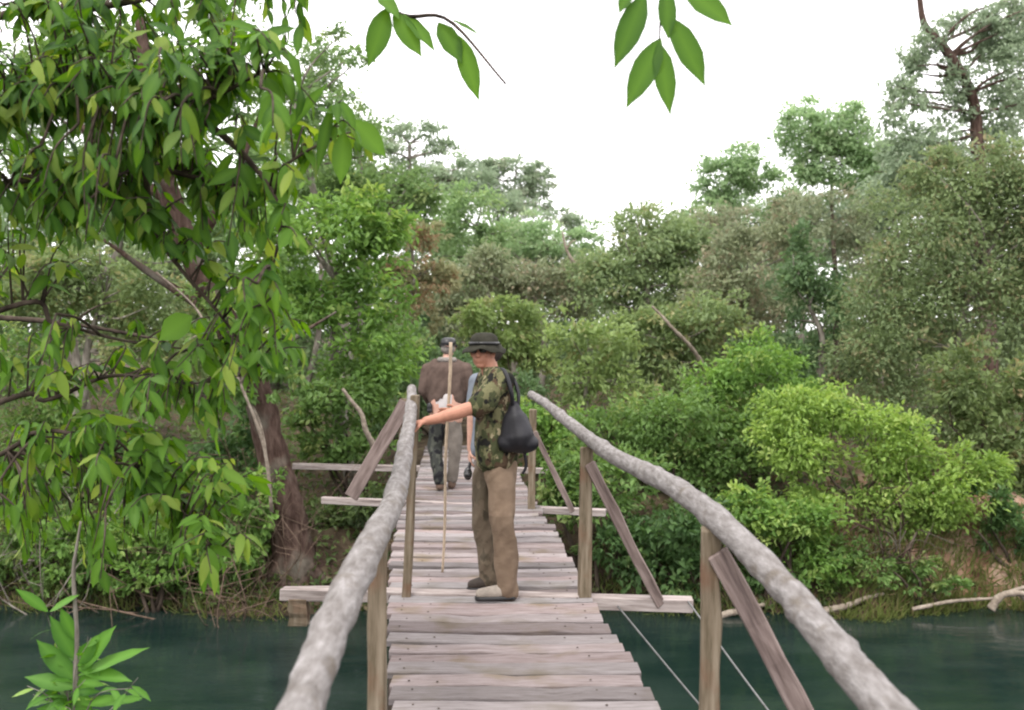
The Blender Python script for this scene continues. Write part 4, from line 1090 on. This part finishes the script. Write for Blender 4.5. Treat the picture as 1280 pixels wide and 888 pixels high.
# the slung bag is his to take off: a thing of its own
bo = q(646, 540, -.2)
b = MB()
limb(b, [q(642, 507, -.2), q(644, 524, -.2), q(647, 542, -.2)], [.042, .088, .118]); ell(b, q(647, 549, -.2), (.138, .10, .075)); ell(b, q(636, 550, -.2), (.075, .09, .06)); ell(b, q(659, 550, -.2), (.075, .09, .06))
bag = grow('shoulder_bag', b, M['bag'], None, bo, .007, 18, .006, 3); bag.location = Vector(bo)
tag(bag, 'black drawstring bag slung behind the person in the brimmed hat', 'bag')
t = MB()
tube(t, [q(641, 512, -.2), q(639, 488, -.26), q(630, 463, -.21), q(617, 466, -.10), q(602, 484, -.08), q(594, 515, 0)], [.014] * 6, 36, 7)
tube(t, [q(645, 514, -.2), q(648, 494, -.2), q(642, 474, -.16), q(628, 464, -.12)], [.016, .014, .013, .013], 18, 6)
t.build('strap', M['bag'], bag, smooth=True)
t = MB(); tube(t, [q(655, 560, -.2), q(657, 578, -.2), q(653, 588, -.2)], [.012, .011, .010], 12, 6); t.build('strap', M['bag'], bag, smooth=True)
# walking staff
s0, s1 = P(553, 716, 7.14), P(563, 428, 7.0)
st = empty('walking_staff', s0, 'thin pale walking staff standing on the planks in front of the brown jacket', 'staff')
t = MB(); pp = [s0 + (s1 - s0) * k + np.array([.006 * math.sin(k * 9), 0, 0]) for k in np.linspace(0, 1, 9)]
tube(t, pp, np.linspace(.009, .0125, 9), 40, 8, .05); t.build('shaft', M['staff'], st, smooth=True)

# ---- man in brown jacket walking away
q = Q(11.6); org = np.array([q(558, 0)[0], 11.6, 0.0]); FW2 = np.array([.1, 1.0, 0])
b = MB()
A2 = head(b, q(560, 436, .06), FW2, s=1.0)
limb(b, [q(559, 445, .05), q(558, 458, .0)], [.055, .07])
for s_ in (-9, 9): limb(b, [q(558 + s_, 470), q(558 + s_, 522)], [.12, .115])
limb(b, [q(545, 458), q(535, 462, .0), q(529, 490, .0), q(540, 503, .22)], [.07, .066, .046, .031])
limb(b, [q(571, 458), q(582, 462), q(588, 490, .0), q(578, 503, .24)], [.07, .066, .046, .031])
hand(b, q(541, 503, .23), (.4, .9, .0), (.6, -.3, -.4), 1.0, .8, 1)
hand(b, q(577, 503, .25), (-.4, .9, .0), (-.6, -.3, -.4), 1.0, .8, -1)
limb(b, [q(549, 524), q(545, 565, .06), q(550, 604, -.05)], [.09, .058, .042])
limb(b, [q(567, 524), q(568, 563, .02), q(563, 604, .10)], [.09, .058, .042])
m2 = grow('person', b, M['skin_pale'], None, org, .0075, 3); m2.location = Vector(org)
tag(m2, 'person in brown jacket and dark cap walking away along the bridge', 'person')
b = MB()
for s_ in (-14, -5, 5, 14): limb(b, [q(558 + s_ * .8, 464, .0), q(558 + s_ * .8, 480), q(558 + s_ * .75, 497)], [.12, .13, .125])
limb(b, [q(546, 457), q(536, 462, .0), q(529, 488, .0), q(537, 503, .18)], [.075, .082, .072, .055])
limb(b, [q(570, 457), q(581, 462), q(588, 488, .0), q(581, 503, .20)], [.075, .082, .072, .055])
ell(b, q(558, 457), (.15, .09, .07))
grow('jacket', b, M['jacket'], m2, org, .011, 4, .010, 5)
b = MB(); 
for s_ in (-8, 0, 8): limb(b, [q(556 + s_ * .6, 495), q(556 + s_ * .6, 508)], [.125, .125])
grow('shirt', b, M['white_cloth'], m2, org, .011, 3, .006, 6)
b = MB()
limb(b, [q(549, 520), q(543, 560, .05), q(550, 601, -.05)], [.108, .088, .066]); capsule(b, q(551, 518), q(557, 518), .112, .112)
grow('trousers', b, M['camo_dark'], m2, org, .010, 4, .008, 7)
b = MB()
limb(b, [q(567, 520), q(569, 562, .02), q(564, 600, .08)], [.105, .086, .062]); capsule(b, q(560, 519), q(565, 519), .11, .11)
lg = grow('trouser_leg', b, M['grey_cloth'], m2, org, .010, 4, .008, 8); lg["label"] = "grey khaki trouser leg"
for (px, dy) in ((550, -.05), (564, .09)):
    b = MB(); p = q(px, 606, dy); p[2] = .05
    limb(b, [p, p + [0, .12, 0], p + [0, .2, -.008]], [.05, .05, .04]); capsule(b, p, p + [0, 0, .07], .048, .052)
    grow('shoe', b, M['shoe_brown'], m2, org, .009, 3)
hc2 = q(560, 436, .06)
b = MB(); ell(b, A2(-.028, 0, .0), (.088, .082, .075)); grow('hair', b, M['hair'], m2, org, .009, 3)
ct = hat('cap', M['black'], m2, org, hc2 + np.array([0, 0, .012]), FW2, .118, .10, .082, .03, .012)
b = MB(); limb(b, [q(550, 450, -.04), q(568, 450, -.04)], [.035, .035]); grow('collar', b, M['hair'], m2, org, .01, 3)
b = MB(); ell(b, q(538, 508, -.10), (.034, .03, .055)); ell(b, q(538, 513, -.10), (.036, .03, .035)); grow('belt_pouch', b, M['black'], m2, org, .009, 3)

# ---- person in pale blue mostly hidden behind the man in the hat
q = (lambda a, b_, dy=0.0: Q(8.0)(616 + (a - 616) * (1 if a < 616 else .55), b_, dy)); org = np.array([q(616, 0)[0], 8.0, 0.0]); FW3 = np.array([-.1, 1.0, 0])
b = MB()
A3 = head(b, q(614, 443), FW3, s=.93)
limb(b, [q(614, 454), q(615, 468)], [.05, .06])
for s_ in (-9, 9): limb(b, [q(616 + s_, 485), q(616 + s_, 570)], [.105, .10])
limb(b, [q(604, 474), q(595, 477), q(590, 522, -.02), q(588, 562, .0)], [.062, .056, .042, .028])
limb(b, [q(628, 474), q(637, 477), q(641, 522, -.02), q(639, 560, .05)], [.062, .056, .042, .028])
hand(b, q(588, 563, .0), (-.05, .05, -1), (.95, .2, -.1), .95, .7, 1)
hand(b, q(639, 562, .05), (0, .1, -1), (-.95, .2, -.1), .95, .6, -1)
limb(b, [q(608, 572), q(609, 628), q(610, 675)], [.085, .055, .04]); limb(b, [q(625, 572), q(626, 628), q(626, 675)], [.085, .055, .04])
m3 = grow('person', b, M['skin_pale'], None, org, .0065, 3); m3.location = Vector(org)
tag(m3, 'person in pale blue shirt almost hidden behind the person in the brimmed hat', 'person')
b = MB()
for s_ in (-10, 0, 10): limb(b, [q(616 + s_, 478), q(616 + s_, 560)], [.105, .12])
limb(b, [q(605, 473), q(596, 477), q(591, 512, -.01)], [.068, .072, .062]); limb(b, [q(627, 473), q(636, 477), q(640, 512, -.01)], [.068, .072, .062])
grow('shirt', b, M['blue_cloth'], m3, org, .009, 4, .006, 9)
b = MB()
limb(b, [q(609, 570), q(610, 628), q(611, 676)], [.11, .085, .07]); limb(b, [q(624, 570), q(625, 628), q(625, 676)], [.11, .085, .07]); capsule(b, q(611, 570), q(621, 570), .12, .12)
grow('trousers', b, M['grey_cloth'], m3, org, .009, 4, .007, 10)
for px in (611, 625):
    b = MB(); p = q(px, 682); p[2] = .045
    limb(b, [p, p + [0, .12, 0], p + [0, .18, -.006]], [.044, .044, .036]); capsule(b, p, p + [0, 0, .05], .044, .046)
    grow('shoe', b, M['shoe_dark'], m3, org, .008, 3)
b = MB(); ell(b, A3(-.02, 0, .025), (.102, .083, .095)); grow('hair', b, M['hair_dark'], m3, org, .008, 3)
cp = q(585, 592, -.02)
b = MB()
ell(b, cp, (.036, .034, .055)); capsule(b, cp + [0, -.03, .0], cp + [0, -.075, .0], .03, .028); capsule(b, cp + [.01, 0, .05], cp + [.02, 0, .09], .016, .014)
cm = grow('camera_case', b, M['black'], None, cp, .006, 2); cm.location = Vector(cp)
tag(cm, 'small black camera case hanging from the hand of the person in pale blue', 'camera case')
